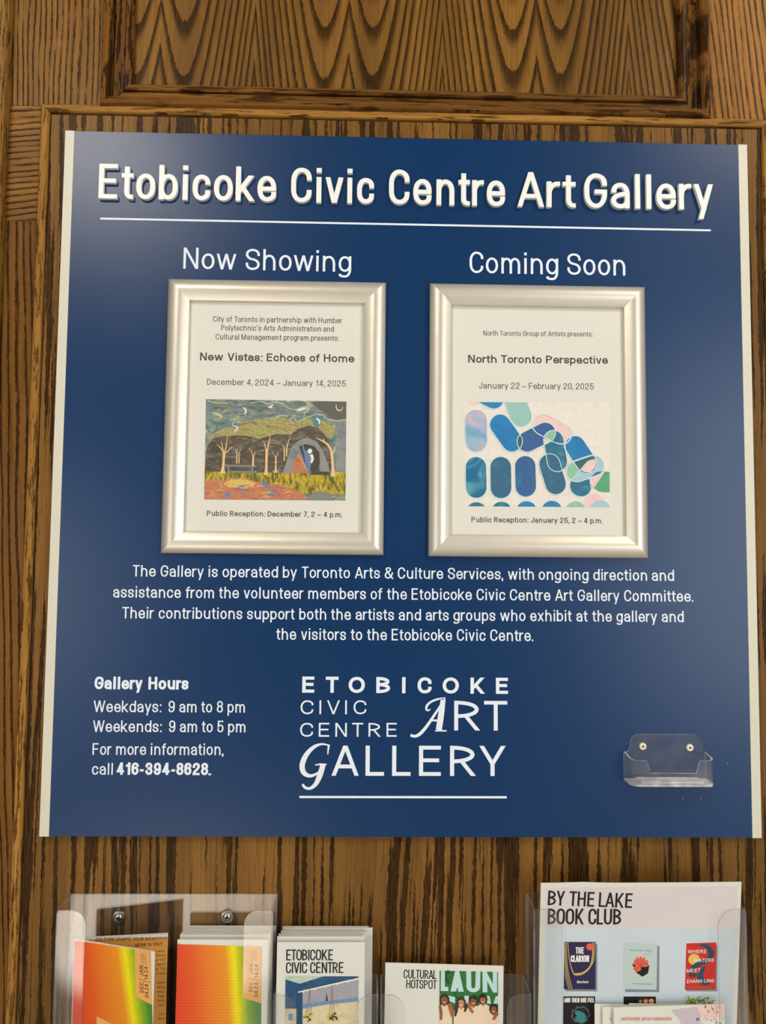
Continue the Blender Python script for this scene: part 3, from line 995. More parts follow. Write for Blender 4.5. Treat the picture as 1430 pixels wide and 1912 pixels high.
# trees
for tr in ([[(205, 760, 46), (212, 700, 26), (218, 620, 22), (222, 560, 26)], [(220, 570, 12), (190, 520, 9), (150, 480, 4)], [(216, 575, 12), (205, 500, 8), (192, 455, 4)], [(224, 570, 12), (240, 500, 9), (255, 395, 4)], [(222, 575, 12), (270, 535, 8), (300, 505, 4)]],
           [[(342, 665, 12), (343, 560, 10)], [(364, 665, 10), (364, 560, 8)], [(343, 565, 6), (325, 525, 4)], [(343, 565, 6), (350, 520, 4)], [(364, 565, 6), (385, 525, 4)]],
           [[(497, 690, 20), (499, 600, 16)], [(499, 610, 10), (478, 540, 5), (455, 520, 3)], [(500, 610, 10), (518, 555, 6)]],
           [[(622, 775, 40), (624, 700, 22), (628, 540, 24)], [(628, 560, 12), (610, 490, 8), (595, 450, 4)], [(630, 560, 14), (645, 480, 10), (662, 395, 5)], [(634, 520, 8), (655, 525, 4)]],
           [[(712, 755, 28), (714, 690, 14), (716, 610, 14)], [(716, 615, 8), (695, 580, 4), (680, 545, 3)], [(716, 612, 8), (735, 560, 4)]],
           [[(795, 640, 12), (795, 510, 8)], [(816, 600, 12), (822, 500, 10), (850, 420, 4)], [(795, 520, 6), (780, 490, 4)]],
           [[(1262, 790, 50), (1258, 700, 26), (1250, 600, 24), (1232, 520, 20), (1190, 470, 18), (1100, 420, 6)], [(1185, 470, 12), (1165, 430, 6)], [(1252, 590, 14), (1285, 500, 6), (1298, 470, 4)]]):
    for s in tr:
        br(s, 5, 9)
for x, y in ((190, 760), (222, 765), (600, 775), (650, 778), (695, 755), (728, 755), (1240, 790)):
    br([(x - 8 if x % 2 else x + 8, y - 25, 8), (x, y, 3)], 5, 9)
# bench
pg([(230, 676), (530, 684), (530, 702), (228, 694)], 12, 8)
pg([(255, 735), (530, 740), (530, 758), (258, 752)], 12, 8)
pg([(255, 694), (272, 694), (272, 750), (258, 750)], 12, 8)
pg([(480, 700), (498, 700), (498, 745), (480, 745)], 12, 8)
# tent, flap, figure
pg([(780, 760), (830, 600), (870, 500), (930, 450), (1010, 418), (1110, 460), (1160, 540), (1215, 680), (1235, 775), (1050, 760)], 7, 8)
pg([(935, 500), (1000, 480), (1080, 500), (1130, 560), (1135, 740), (1040, 740), (985, 640)], 8, 9)
pg([(865, 750), (880, 650), (925, 578), (965, 640), (1000, 700), (1025, 760)], 9, 10)
br([(925, 578, 6), (970, 650, 8), (1010, 730, 8)], 13, 11)
pg([(980, 540), (1020, 545), (1055, 600), (1050, 690), (1015, 715), (995, 650)], 10, 12)
br([(990, 560, 22), (978, 520, 16), (972, 490, 12)], 10, 13)
pg(oval(1040, 548, 22, 24), 11, 13)
br([(1050, 580, 30), (1065, 620, 26), (1050, 660, 20)], 11, 13)
br([(1035, 690, 22), (1036, 740, 14), (1042, 800, 10)], 10, 13)
br([(1138, 530, 5), (1140, 640, 6), (1120, 730, 6)], 12, 11)
pg([(1060, 740), (1225, 745), (1225, 775), (1040, 770)], 8, 11)
# sky lines, moon, glowing shapes
br([(470, 90, 6), (560, 75, 6), (650, 98, 7), (690, 80, 6), (770, 95, 7), (830, 135, 6), (900, 155, 7), (960, 130, 7), (1010, 130, 7), (990, 190, 6), (980, 240, 6)], 6, 9)
br([(840, 250, 6), (880, 225, 7), (920, 265, 7), (985, 240, 6), (1060, 210, 7), (1150, 200, 8), (1200, 240, 7), (1290, 258, 7), (1384, 245, 7)], 6, 9)
br([(620, 235, 5), (690, 242, 6), (760, 210, 7), (830, 215, 6)], 6, 9)
br([(60, 65, 5), (150, 90, 7), (260, 90, 6)], 6, 9)
br([(280, 255, 6), (330, 240, 8), (300, 300, 7), (350, 320, 20), (320, 365, 16)], 6, 9)
br([(400, 130, 8), (430, 160, 18), (420, 200, 10)], 11, 9)
br([(915, 165, 10), (960, 150, 26), (1000, 140, 10)], 11, 9)
br([(640, 120, 5), (665, 130, 20), (685, 95, 6)], 11, 9)
br([(1293, 105, 6), (1290, 130, 10), (1310, 160, 12), (1340, 155, 9), (1354, 125, 5)], 6, 10)
pg([(1065, 210), (1110, 200), (1150, 240), (1120, 330), (1072, 290)], 14, 9)
br([(1100, 235, 14), (1130, 260, 18), (1125, 290, 8)], 11, 10)
br([(150, 270, 5), (155, 320, 6), (140, 370, 5)], 14, 9)
br([(1220, 425, 6), (1250, 435, 14), (1310, 405, 6)], 14, 9)
for a, b, c, d in ((50, 340, 130, 390), (60, 240, 180, 300), (300, 280, 360, 310)):
    br([(a, b, 8), ((a + c) / 2, b + 20, 20), (c, d, 8)], 14, 8)
for k in range(26):
    x = random.uniform(70, 1000); y = random.uniform(90, 330)
    br([(x, y, 3), (x + random.uniform(30, 60), y + random.uniform(-18, 18), 8), (x + random.uniform(80, 130), y + random.uniform(-20, 26), 3)], random.choice((12, 10, 1, 0, 15, 13)), 8)
for k in range(16):
    x = random.uniform(90, 1150); y = random.uniform(400, 560)
    br([(x, y, 2), (x + 40, y - 14, 6), (x + 90, y + 6, 2)], 12 if k % 2 else 1, 5)
for k in range(60):
    x = random.uniform(60, 1360); y = random.uniform(765, 800) + max(0, (x - 700) * 0.18)
    br([(x, y, 5), (x + random.uniform(-6, 6), y + random.uniform(20, 50), 3)], random.choice((13, 13, 3, 8)), 7)
for k in range(34):
    x = random.uniform(50, 800); y = random.uniform(860, 995)
    br([(x, y, 4), (x + 40, y - 6, 10), (x + 80, y + 4, 3)], random.choice((4, 9, 13, 10, 9)), 8)
pic.build('printed_picture', M1, p1)

# --- rounded shapes
ax = lambda x: 860 + x / 5.0175
ay = lambda y: 740 + y / 5.0175
pic = MB()
def blot(name, a, b, c, sc_=45, seed=0.0):
    return paint(name, [(0, a), (.5, b), (1, c)], (sc_, sc_), 0.8, seed, 3)
M2 = [blot('art_ground', (222, 217, 208), (228, 223, 212), (216, 213, 210), 120), plain('art_line', (206, 230, 238)),
      blot('art_blue', (42, 118, 176), (48, 128, 184), (54, 130, 180), 40, 1), blot('art_navy', (66, 102, 152), (60, 98, 150), (62, 118, 150), 40, 2),
      blot('art_teal', (60, 120, 140), (52, 110, 142), (84, 150, 156), 50, 3), blot('art_slate', (62, 106, 138), (58, 104, 134), (74, 116, 136), 70, 4),
      blot('art_mint', (142, 190, 184), (148, 194, 186), (150, 188, 190), 50, 5), blot('art_pink', (232, 196, 192), (234, 200, 196), (228, 190, 188), 50, 6),
      blot('art_green', (150, 196, 166), (140, 188, 160), (156, 200, 170), 50, 7), blot('art_dark', (62, 102, 106), (66, 106, 104), (58, 98, 104), 50, 8),
      blot('art_ice', (160, 194, 206), (168, 200, 206), (156, 190, 204), 50, 9), blot('art_wash', (216, 178, 186), (150, 178, 204), (90, 160, 184), 24, 11.5),
      blot('art_leaf', (88, 160, 116), (96, 166, 120), (84, 152, 112), 50, 12), blot('art_deep', (36, 104, 146), (44, 112, 150), (92, 158, 170), 36, 13.2)]
AQ = [(867.3, 750.6), (1137.2, 752.4), (1138.2, 947.0), (866.7, 945.2)]
ink(pic, AQ, PP, 0, 1)
def stad(a, b, r, mi, lift, line=7.0, outline=True):
    (x0, y0), (x1, y1) = a, b
    th = math.atan2(y1 - y0, x1 - x0)
    def loop(rr):
        o = []
        for i in range(13):
            t = th + math.pi / 2 + math.pi * i / 12
            o.append((x0 + rr * math.cos(t), y0 + rr * math.sin(t)))
        for i in range(13):
            t = th - math.pi / 2 + math.pi * i / 12
            o.append((x1 + rr * math.cos(t), y1 + rr * math.sin(t)))
        return [(ax(x), ay(y)) for x, y in o]
    inner = clip(loop(r), AQ)
    if mi is not None and inner:
        ink(pic, inner, PP, mi, lift)
    if outline:
        A_, B_ = loop(r - line / 2), loop(r + line / 2)
        n = len(A_)
        for i in range(n):
            j = (i + 1) % n
            c = clip([A_[i], A_[j], B_[j], B_[i]], AQ)
            if not c:
                c = clip([B_[i], B_[j], A_[j], A_[i]], AQ)
            if c:
                ink(pic, c, PP, 1, lift + 8)
def patch(pts, mi, lift):
    c = clip([(ax(x), ay(y)) for x, y in pts], AQ)
    if c:
        ink(pic, c, PP, mi, lift)
stad((125, -20), (125, 10), 78, 7, 2, outline=False)
stad((230, -20), (310, 20), 98, 2, 3)
stad((500, 20), (565, 185), 100, 6, 3, 5)
stad((143, 226), (146, 420), 101, 11, 3, 5)
stad((143, 664), (146, 856), 98, 13, 3, 5)
stad((375, 664), (378, 858), 99, 5, 3, 5)
stad((605, 655), (610, 844), 98, 3, 3, 5)
for x, y, mi in ((148, 1090, 4), (383, 1086, 13), (617, 1080, 2), (854, 1077, 2), (1078, 1084, 8)):
    stad((x, y), (x, y + 60), 100, mi, 3, 4)
stad((1253, 1015), (1253, 1080), 102, 7, 3, outline=False)
stad((1308, 1076), (1308, 1140), 102, 10, 4, 4)
stad((775, 265), (945, 355), 98, 7, 3, 4)
stad((370, 266), (480, 422), 99, 2, 4)
stad((625, 425), (792, 340), 97, 3, 5)
stad((870, 412), (905, 612), 94, 4, 6)
stad((832, 636), (890, 822), 99, 5, 7)
stad((1120, 838), (1130, 842), 98, 4, 5, 5)
stad((1088, 705), (1245, 652), 97, 10, 6)
stad((1073, 465), (1180, 628), 96, 2, 7)
patch(oval(557, 430, 30, 72, 20), 9, 9)
patch([(785, 400), (800, 350), (840, 322), (885, 322), (885, 370), (850, 412)], 8, 9)
patch([(780, 395), (850, 415), (785, 455)], 7, 9)
patch([(1000, 640), (1055, 605), (1115, 690), (1040, 780), (1005, 745), (995, 690)], 8, 9)
patch([(1060, 608), (1240, 545), (1275, 590), (1200, 600), (1115, 690)], 9, 9)
patch([(1128, 690), (1200, 605), (1272, 595), (1262, 660), (1215, 715), (1160, 710)], 7, 10)
patch([(1225, 750), (1270, 710), (1340, 700), (1320, 735)], 4, 9)
patch([(1215, 760), (1335, 712), (1240, 855), (1212, 810)], 7, 11)
patch([(1250, 858), (1348, 705), (1400, 708), (1400, 898), (1300, 892)], 12, 11)
patch([(970, 430), (985, 510), (965, 480)], 7, 9)
for pts in ([(672, 300, 7), (720, 350, 7), (790, 385, 7), (860, 425, 7), (940, 442, 7), (1000, 430, 7), (1040, 370, 6)],
            [(1035, 790, 7), (1120, 690, 7), (1200, 605, 7), (1275, 592, 7)], [(1215, 770, 7), (1280, 745, 7), (1345, 705, 7)], [(1345, 705, 7), (1290, 790, 7), (1235, 860, 7), (1215, 830, 7), (1212, 770, 7)],
            [(1055, 606, 6), (1150, 572, 6), (1245, 543, 6)]):
    brush(pic, [(ax(x), ay(y), w_ / 5.0175) for x, y, w_ in pts], PP, 1, 18, 5)
pic.build('printed_picture', M2, p2)


# ================================================================== BUSINESS CARD HOLDER ON THE SIGN
root = thing('card_holder', 'small empty clear plastic card holder screwed to the lower right of the blue board', 'card holder',
             (at(1240, 1456, DS).x, -DS, at(1240, 1456, DS).z))
cx0, cx1 = at(1164, 1440, DS).x, at(1316.5, 1440, DS).x
cz0, cz1 = at(1240, 1456, DS).z, at(1164, 1402, DS).z
pb = at(1240, 1370.6, DS).z
px0, px1 = at(1175.5, 1390, DS).x, at(1309.5, 1390, DS).x
dep, tk = 0.0265, 0.0018
# back plate with rounded shoulders
r = 0.0105
out = [(cx0, cz0), (cx1, cz0), (cx1, cz1 - .002), (px1 + .003, cz1 - .0005), (px1, cz1 + .004)]
out += [(px1 - r + r * math.cos(t), pb - r + r * math.sin(t)) for t in [math.pi / 2 * k / 8 for k in range(9)]]
out += [(px0 + r - r * math.sin(t), pb - r + r * math.cos(t)) for t in [math.pi / 2 * k / 8 for k in range(9)]]
out += [(px0, cz1 + .004), (px0 - .003, cz1 - .0005), (cx0, cz1 - .002)]
mb = MB()
mb.slab([(x, -DS - tk, z) for x, z in out], (0, tk - 0.0002, 0), 0, 1)
mb.build('back_plate', [ACR_CARD, ACR_CARD_RIM], root)
# pocket: one bent wall, high at the sides, cut low in the middle of the front
def pocket_path(ins):
    rr = 0.009 - ins
    pts = [(cx0 + ins, -DS - tk)]
    for k in range(9):
        t = math.pi / 2 * k / 8
        pts.append((cx0 + ins + rr - rr * math.cos(t), -DS - dep + ins + rr - rr * math.sin(t)))
    xl, xr = pts[-1][0], cx1 - ins - rr
    xs_ = [0.0, .03, .05, .07, .09, .10, .11, .12, .13, .14, .15, .16, .17, .18, .2, .5]
    xs_ += [1 - q_ for q_ in xs_[-2::-1]]
    pts += [(xl + (xr - xl) * a, -DS - dep + ins) for a in xs_[1:-1]]
    for k in range(9):
        t = math.pi / 2 * k / 8
        pts.append((cx1 - ins - rr + rr * math.sin(t), -DS - dep + ins + rr - rr * math.cos(t)))
    pts.append((cx1 - ins, -DS - tk))
    return pts
O_, I_ = pocket_path(0), pocket_path(tk)
lo = cz0 + 0.0145
def rim_z(i):
    x = (O_[i][0] - cx0) / (cx1 - cx0)
    e = min(x, 1 - x)
    if 0 < i < len(O_) - 1 and O_[i][1] < -DS - dep + 0.0005:
        t = min(1, max(0, (0.235 - e) / 0.055))
        return lo + (cz1 - .004 - lo) * (t * t * (3 - 2 * t))
    return cz1 - .004 * min(1, (-DS - O_[i][1]) / dep)
mb = MB()
n = len(O_)
for i in range(n - 1):
    a, b, c, d = O_[i], O_[i + 1], I_[i], I_[i + 1]
    za, zb_ = rim_z(i), rim_z(i + 1)
    mb.face([(a[0], a[1], cz0), (b[0], b[1], cz0), (b[0], b[1], zb_), (a[0], a[1], za)], 0)
    mb.face([(c[0], c[1], cz0), (c[0], c[1], za), (d[0], d[1], zb_), (d[0], d[1], cz0)], 0)
    mb.face([(a[0], a[1], za), (b[0], b[1], zb_), (d[0], d[1], zb_), (c[0], c[1], za)], 1)
mb.build('pocket_wall', [ACR_CARD, ACR_CARD_RIM], root)
mb = MB()
mb.slab([(x, y, cz0 + 0.0022) for x, y in O_], (0, 0, -0.0022), 0, 1)
mb.build('pocket_floor', [ACR_CARD_RIM, ACR_CARD_RIM], root)
mb = MB()                           # moulded step inside the pocket
mb.box(cx0 + .012, cx1 - .012, -DS - dep + .0035, -DS - .006, cz0 + .0023, cz0 + .0048)
mb.build('card_rest', [ACR_CARD_RIM], root)


def disc(mb, c, r_, y, mi=0, n=24):
    mb.face([(c.x + r_ * math.cos(2 * math.pi * k / n), y, c.z - r_ * math.sin(2 * math.pi * k / n)) for k in range(n)], mi)


def lathe_y(mb, c, prof, n=24, mi=0):
    """turned shape with its axis along the wall's normal: prof = (radius, distance off the wall)"""
    for (ra, da), (rb, db) in zip(prof, prof[1:]):
        for k in range(n):
            t0, t1 = 2 * math.pi * k / n, 2 * math.pi * (k + 1) / n
            P = lambda r_, d_, t: Vector((c.x + r_ * math.cos(t), -d_, c.z + r_ * math.sin(t)))
            if rb < 1e-6:
                mb.face([P(ra, da, t0), P(ra, da, t1), P(0, db, 0)], mi)
            elif ra < 1e-6:
                mb.face([P(0, da, 0), P(rb, db, t1), P(rb, db, t0)], mi)
            else:
                mb.face([P(ra, da, t0), P(ra, da, t1), P(rb, db, t1), P(rb, db, t0)], mi)


def screw(parent, u, v, d, rad, head_mat, square=True):
    c = at(u, v, d)
    mb = MB()
    lathe_y(mb, c, [(rad, d - .0018), (rad, d + .0007), (rad * .9, d + .0011), (rad * .35, d + .0012), (rad * .30, d + .0008), (0, d + .0008)] if not square else [(rad, d - .0018), (rad, d + .0002), (rad * .92, d + .0009), (rad * .70, d + .0011), (rad * .64, d + .0006), (rad * .60, d + .0016), (rad * .42, d + .0026), (0, d + .0029)])
    o = mb.build('screw', head_mat, parent, smooth=40)
    mb = MB()
    if square:
        q_ = rad * .20
        P = [Vector((c.x + q_ * sx_, -d - .0030, c.z + q_ * sz_)) for sx_, sz_ in ((-1, -1), (1, -1), (1, 1), (-1, 1))]
        mb.slab(P, (0, .0012, 0))
    else:
        disc(mb, c, rad * .26, -d - .00125)
    mb.build('drive_recess', SOCKET, o)


CREAM = plain('cream_screw_head', (226, 214, 186), 0.4, 0.2)
screw(root, 1200, 1393.5, DS + tk, 0.0040, CREAM, False)
screw(root, 1287.8, 1395.8, DS + tk, 0.0040, CREAM, False)


# ================================================================== BROCHURE HOLDERS
def holder(x0, x1, ztop, zfloor, tab, rad, label, screws=(), slope=0.0, notch=0.085):
    zt = Z0 + ztop
    zf = Z0 + zfloor
    t = 0.0022
    dF = 0.042
    root = thing('brochure_holder', label, 'brochure holder', ((x0 + x1) / 2, 0, zf), 'clear brochure holders along the bottom')
    mb = MB()
    mb.slab([(x0, -.0008 - t, zf), (x1, -.0008 - t, zf), (x1, -.0008 - t, zt), (x0, -.0008 - t, zt)], (0, t, 0), 0, 1)
    mb.build('back_panel', [ACR, ACR_RIM], root)
    for xx in (x0, x1 - t):
        mb = MB()
        mb.slab([(xx, -.0036, zf), (xx, -dF + t, zf), (xx, -dF + t, zt - slope), (xx, -.0036, zt)], (t, 0, 0), 0, 1)
        mb.build('side_panel', [ACR, ACR_RIM], root)
    ztf = zt - slope
    zn = zf + notch
    P = [(x0, zf), (x1, zf), (x1, ztf - .003), (x1 - .003, ztf)]
    P += [(x1 - tab + rad - rad * math.sin(a), ztf - rad + rad * math.cos(a)) for a in [math.pi / 2 * k / 10 for k in range(11)]]
    P += [(x1 - tab - .010 + .010 * math.cos(a), zn + .010 - .010 * math.sin(a)) for a in [math.pi / 2 * k / 6 for k in range(7)]]
    P += [(x0 + tab + .010 - .010 * math.sin(a), zn + .010 - .010 * math.cos(a)) for a in [math.pi / 2 * k / 6 for k in range(7)]]
    P += [(x0 + tab - rad + rad * math.cos(a), ztf - rad + rad * math.sin(a)) for a in [math.pi / 2 * k / 10 for k in range(11)]]
    P += [(x0 + .003, ztf), (x0, ztf - .003)]
    mb = MB()
    mb.slab([(x, -dF, z) for x, z in P], (0, t, 0), 0, 1)
    mb.build('front_panel', [ACR, ACR_RIM], root)
    mb = MB()
    mb.box(x0 + t, x1 - t, -dF + t, -.0036, zf, zf + t, 0, 1)
    mb.build('base_panel', [ACR, ACR_RIM], root)
    for u, v in screws:
        screw(root, u, v, 0.0036, 0.0072, STEEL)
    return root


holder(-0.3712, -0.1412, -0.4715, -0.738, 0.031, 0.015, 'wide clear holder with two screws and two orange and green booklet piles, far left', [(221.5, 1712.5), (424, 1711.5)], notch=0.04)
holder(-0.1396, -0.0276, -0.5590, -0.738, 0.026, 0.020, 'narrow clear holder of white brochures, right beside the orange and green booklets')
holder(-0.0256, 0.1362, -0.5590, -0.760, 0.026, 0.016, 'low clear holder with a single white and green flyer, in the middle')
holder(0.1386, 0.3704, -0.4705, -0.735, 0.031, 0.019, 'tall wide clear holder of the book cover flyer and invitation cards, far right')


# ================================================================== BOOKLETS, LEFT HOLDER
def cover_gradient():
    t = NT('booklet_cover_ink')
    x, y, z = t.sep(t.uv())
    n = t.noise(t.objco(), 400, 2, 0.6)
    xx = t.math('ADD', x, t.math('ADD', t.math('MULTIPLY', t.math('SUBTRACT', 1.0, y), -0.16), t.math('MULTIPLY', t.math('SUBTRACT', n, 0.5), 0.06)))
    c = t.ramp(xx, [(0.0, srgb(222, 70, 28)), (0.16, srgb(222, 88, 24)), (0.36, srgb(226, 122, 32)), (0.56, srgb(228, 146, 28)), (0.66, srgb(240, 222, 6)), (0.71, srgb(200, 204, 10)),
                        (0.79, srgb(128, 172, 26)), (0.88, srgb(76, 138, 48)), (1.0, srgb(44, 104, 64))])
    # halftone screen
    u = t.math('ADD', t.math('MULTIPLY', x, 78), t.math('MULTIPLY', y, 62))
    v = t.math('SUBTRACT', t.math('MULTIPLY', x, 78), t.math('MULTIPLY', y, 62))
    d = t.math('MULTIPLY', t.math('SINE', t.math('MULTIPLY', u, 3.1)), t.math('SINE', t.math('MULTIPLY', v, 3.1)))
    f = t.math('MULTIPLY', t.step(d, 0.0, 0.7), t.math('MULTIPLY_ADD', t.math('SUBTRACT', 1.0, y), 0.45, 0.10))
    c2 = t.mix(f, c, srgb(70, 70, 20), 'MULTIPLY')
    return t.principled(c2, 0.45, 0, 0.3)


COVER = cover_gradient()
TAN = plain('tan_label', (226, 166, 92), 0.5, 0, 0.3)
TANPAGE = plain('tan_page', (206, 150, 74), 0.5, 0, 0.3, 0.03, 200)
BROWN = plain('brown_ink', (96, 56, 22), 0.6, 0, 0.2)
LBL = plain('label_ink', (82, 58, 32), 0.6, 0, 0.2)
BH = 0.229                          # booklets are 9 inches tall


def leaf(mb, p, q_, z0, z1, t, mi=0, edge=1):
    """one upright sheet between the plan points p and q"""
    n_ = Vector((-(q_[1] - p[1]), q_[0] - p[0])).normalized() * t
    F = [Vector((p[0], p[1], z0)), Vector((q_[0], q_[1], z0)), Vector((q_[0], q_[1], z1)), Vector((p[0], p[1], z1))]
    off = Vector((n_.x, n_.y, 0))
    mb.slab(F, off, mi, edge)


# the open booklet in the left pocket
zt = Z0 - 0.5030
zbk = zt - BH
F0 = at(140, 1748, 0.0345); Bk = at(313.5, 1742.3, 0.0245); Fr = at(289, 1772, 0.0625)
root = thing('booklet', 'orange and green booklet standing half open in the left pocket, tan page showing', 'booklet', ((F0.x + Bk.x) / 2, F0.y, zbk), 'orange and green booklets')
mb = MB()
leaf(mb, (F0.x, F0.y), (Bk.x, Bk.y), zbk, zt, 0.0009)
leaf(mb, (F0.x + .0004, F0.y - .0016), (Bk.x - .0006, Bk.y - .0022), zbk, zt - .0004, 0.0003)
mb.build('back_pages', [PAPER, PAPER_EDGE], root)
mb = MB()
zm, zl = Z0 - 0.612, Z0 - 0.690
leaf(mb, (F0.x, F0.y - .0018), (Fr.x, Fr.y), zm, zt - .0002, 0.0009)
mb.slab([(F0.x, F0.y - .0018, zl), (Fr.x + .004, -0.0370, zl), (Fr.x, Fr.y, zm), (F0.x, F0.y - .0018, zm)], (0, .0009, 0), 0, 1)
mb.slab([(F0.x, F0.y - .0018, zbk), (Fr.x + .004, -0.0370, zbk), (Fr.x + .004, -0.0370, zl), (F0.x, F0.y - .0018, zl)], (0, .0009, 0), 0, 1)
mb.build('front_cover', [PAPER, PAPER_EDGE], root)
nb = Vector((Bk.y - F0.y, -(Bk.x - F0.x), 0))
BP = Plane((F0.x, F0.y - .0024, zt), (Bk - F0).cross(Vector((0, 0, 1))))
BP.o += BP.n * 0.0002
mb = MB()
ink(mb, [(160, 1755), (313.0, 1750.2), (306, 2100), (152, 2100)], BP, 0, 3)
text(mb, 'CULTURE SHAPE YOUR IDENTITY?', (178, 1757.5), (310.5, 1755.6), 6.2, BP, 0.17, 1, 5)
text(mb, 'MEAN TO YOU?', (252.5, 1768.0), (303, 1765.6), 6.4, BP, 0.17, 1, 5)
for s, x0, y in (('public,', 289, 1778), ('tations', 289.5, 1786), ('g: 133', 290.5, 1794.2), ('nge of', 291, 1802.4), ('s. 70', 291.5, 1811.4), ('n this', 292.3, 1820), ('active', 292.5, 1836.8),
                 ('iding', 292.9, 1845.5), ('amily', 293.2, 1853.7), ('may', 295, 1862), ('uring', 293.8, 1870.4), ('this', 296, 1879), ('the', 297, 1896), ('ence', 294.5, 1903.8)):
    text(mb, s, (x0, y), (308.2 if y < 1830 else 307, y - .3), 4.6, BP, 0.15, 1, 5)
mb.build('printed_page', [TANPAGE, BROWN], root)
FP = Plane((F0.x, F0.y - .0018, zt), (Fr - Vector((F0.x, F0.y - .0018, Fr.z))).cross(Vector((0, 0, 1))))
FP.o += FP.n * 0.0002
def cover_print(parent, pl, tl, tr, br_, bl_, label_pts, words, wedge=None):
    mb = MB()
    ink(mb, [tl, tr, br_, bl_], pl, 0, 2, [(0, 1), (1, 1), (1, 0), (0, 0)])
    ink(mb, label_pts, pl, 1, 4)
    if wedge:
        ink(mb, wedge, pl, 1, 4)
    for s, A, B, cap, wt in words:
        text(mb, s, A, B, cap, pl, wt, 2, 6)
    mb.build('printed_cover', [COVER, TAN, LBL], parent)
cover_print(root, FP, (139.4, 1756.2), (280.6, 1776.4), (287.4, 2000), (131.6, 2000), [(251, 1772.2), (280.2, 1776.4), (283.6, 1876.3), (253.6, 1861.2)],
            [('DEC', (268.6, 1853.2), (267.6, 1834), 7.4, .15), ('/', (270.0, 1831), (269.6, 1827), 10, .07), ('JAN', (268.0, 1822.5), (267.2, 1802.8), 7.4, .15),
             ('.04.24', (277.6, 1864.6), (276.8, 1838), 7.2, .15), ('/', (279.6, 1835), (279.2, 1831), 11, .07), ('14.24', (276.6, 1829.5), (275.8, 1805.2), 7.2, .15),
             ('ETOBICOKE', (265.6, 1799.5), (265.0, 1780.0), 2.0, .12), ('CIVIC CENTRE', (269.0, 1800), (268.4, 1780.5), 2.0, .12), ('ART GALLERY', (272.6, 1800.5), (272, 1781), 2.0, .12)],
            [(180.6, 1897.6), (262, 1937), (262, 1962), (179, 1962)])
# the pile in the right pocket
SL, SR = -0.2440, -0.1456
dl = [0.0085, 0.0118, 0.0150, 0.0178, 0.0208, 0.0240, 0.0272, 0.0338]
for k, d in enumerate(dl):
    x0 = SL + (0.0012 * (len(dl) - 1 - k)) * 0.55 + random.uniform(-.0006, .0006)
    x1 = x0 + 0.0978
    front = k == len(dl) - 1
    zz = Z0 - 0.5030 - (0.0022 if front else random.uniform(0, .0006))
    ordn = ['rearmost', 'second from the rear', 'third from the rear', 'fourth from the rear', 'fifth from the rear', 'third from the front', 'second from the front', 'frontmost'][k]
    root = thing('booklet', '%s booklet in upright pile by right screw, %s' % (ordn, 'orange cover showing' if front else 'pale top edge only'), 'booklet', ((x0 + x1) / 2, -d, zz - BH),
                 'orange and green booklets')
    mb = MB()
    leaf(mb, (x0, -d), (x1, -d - .0002), zz - BH, zz, 0.0008)
    leaf(mb, (x0 + .0003, -d + .0011), (x1 - .0006, -d + .0012), zz - BH, zz - .0005, 0.0006)
    mb.build('pages', [PAPER, PAPER_EDGE], root)
    if front:
        SPn = Plane((x0, -d, zz), Vector((-.0002, -(x1 - x0), 0)))
        SPn.o += SPn.n * 0.0002
        cover_print(root, SPn, (331.6, 1763), (488.6, 1767.8), (485.6, 2100), (321.6, 2100), [(453.8, 1766.7), (488.2, 1767.8), (487.6, 1873.6), (453.6, 1863.2)],
                    [('DEC', (471.6, 1851.6), (472.0, 1834), 7.2, .15), ('/', (473.2, 1830), (473.4, 1826), 10, .07), ('JAN', (472.0, 1818.6), (472.6, 1799), 7.2, .15),
                     ('.04.24', (481.6, 1863.6), (482, 1834.5), 7.4, .15), ('/', (484.4, 1832), (484.6, 1828), 11, .07), ('14.24', (482.0, 1826), (482.6, 1800.4), 7.4, .15),
                     ('ETOBICOKE', (470.4, 1795.5), (470.6, 1774.5), 2.0, .12), ('CIVIC CENTRE', (474.4, 1795.5), (474.6, 1774.5), 2.0, .12), ('ART GALLERY', (478.6, 1795.5), (478.8, 1774.5), 2.0, .12)])


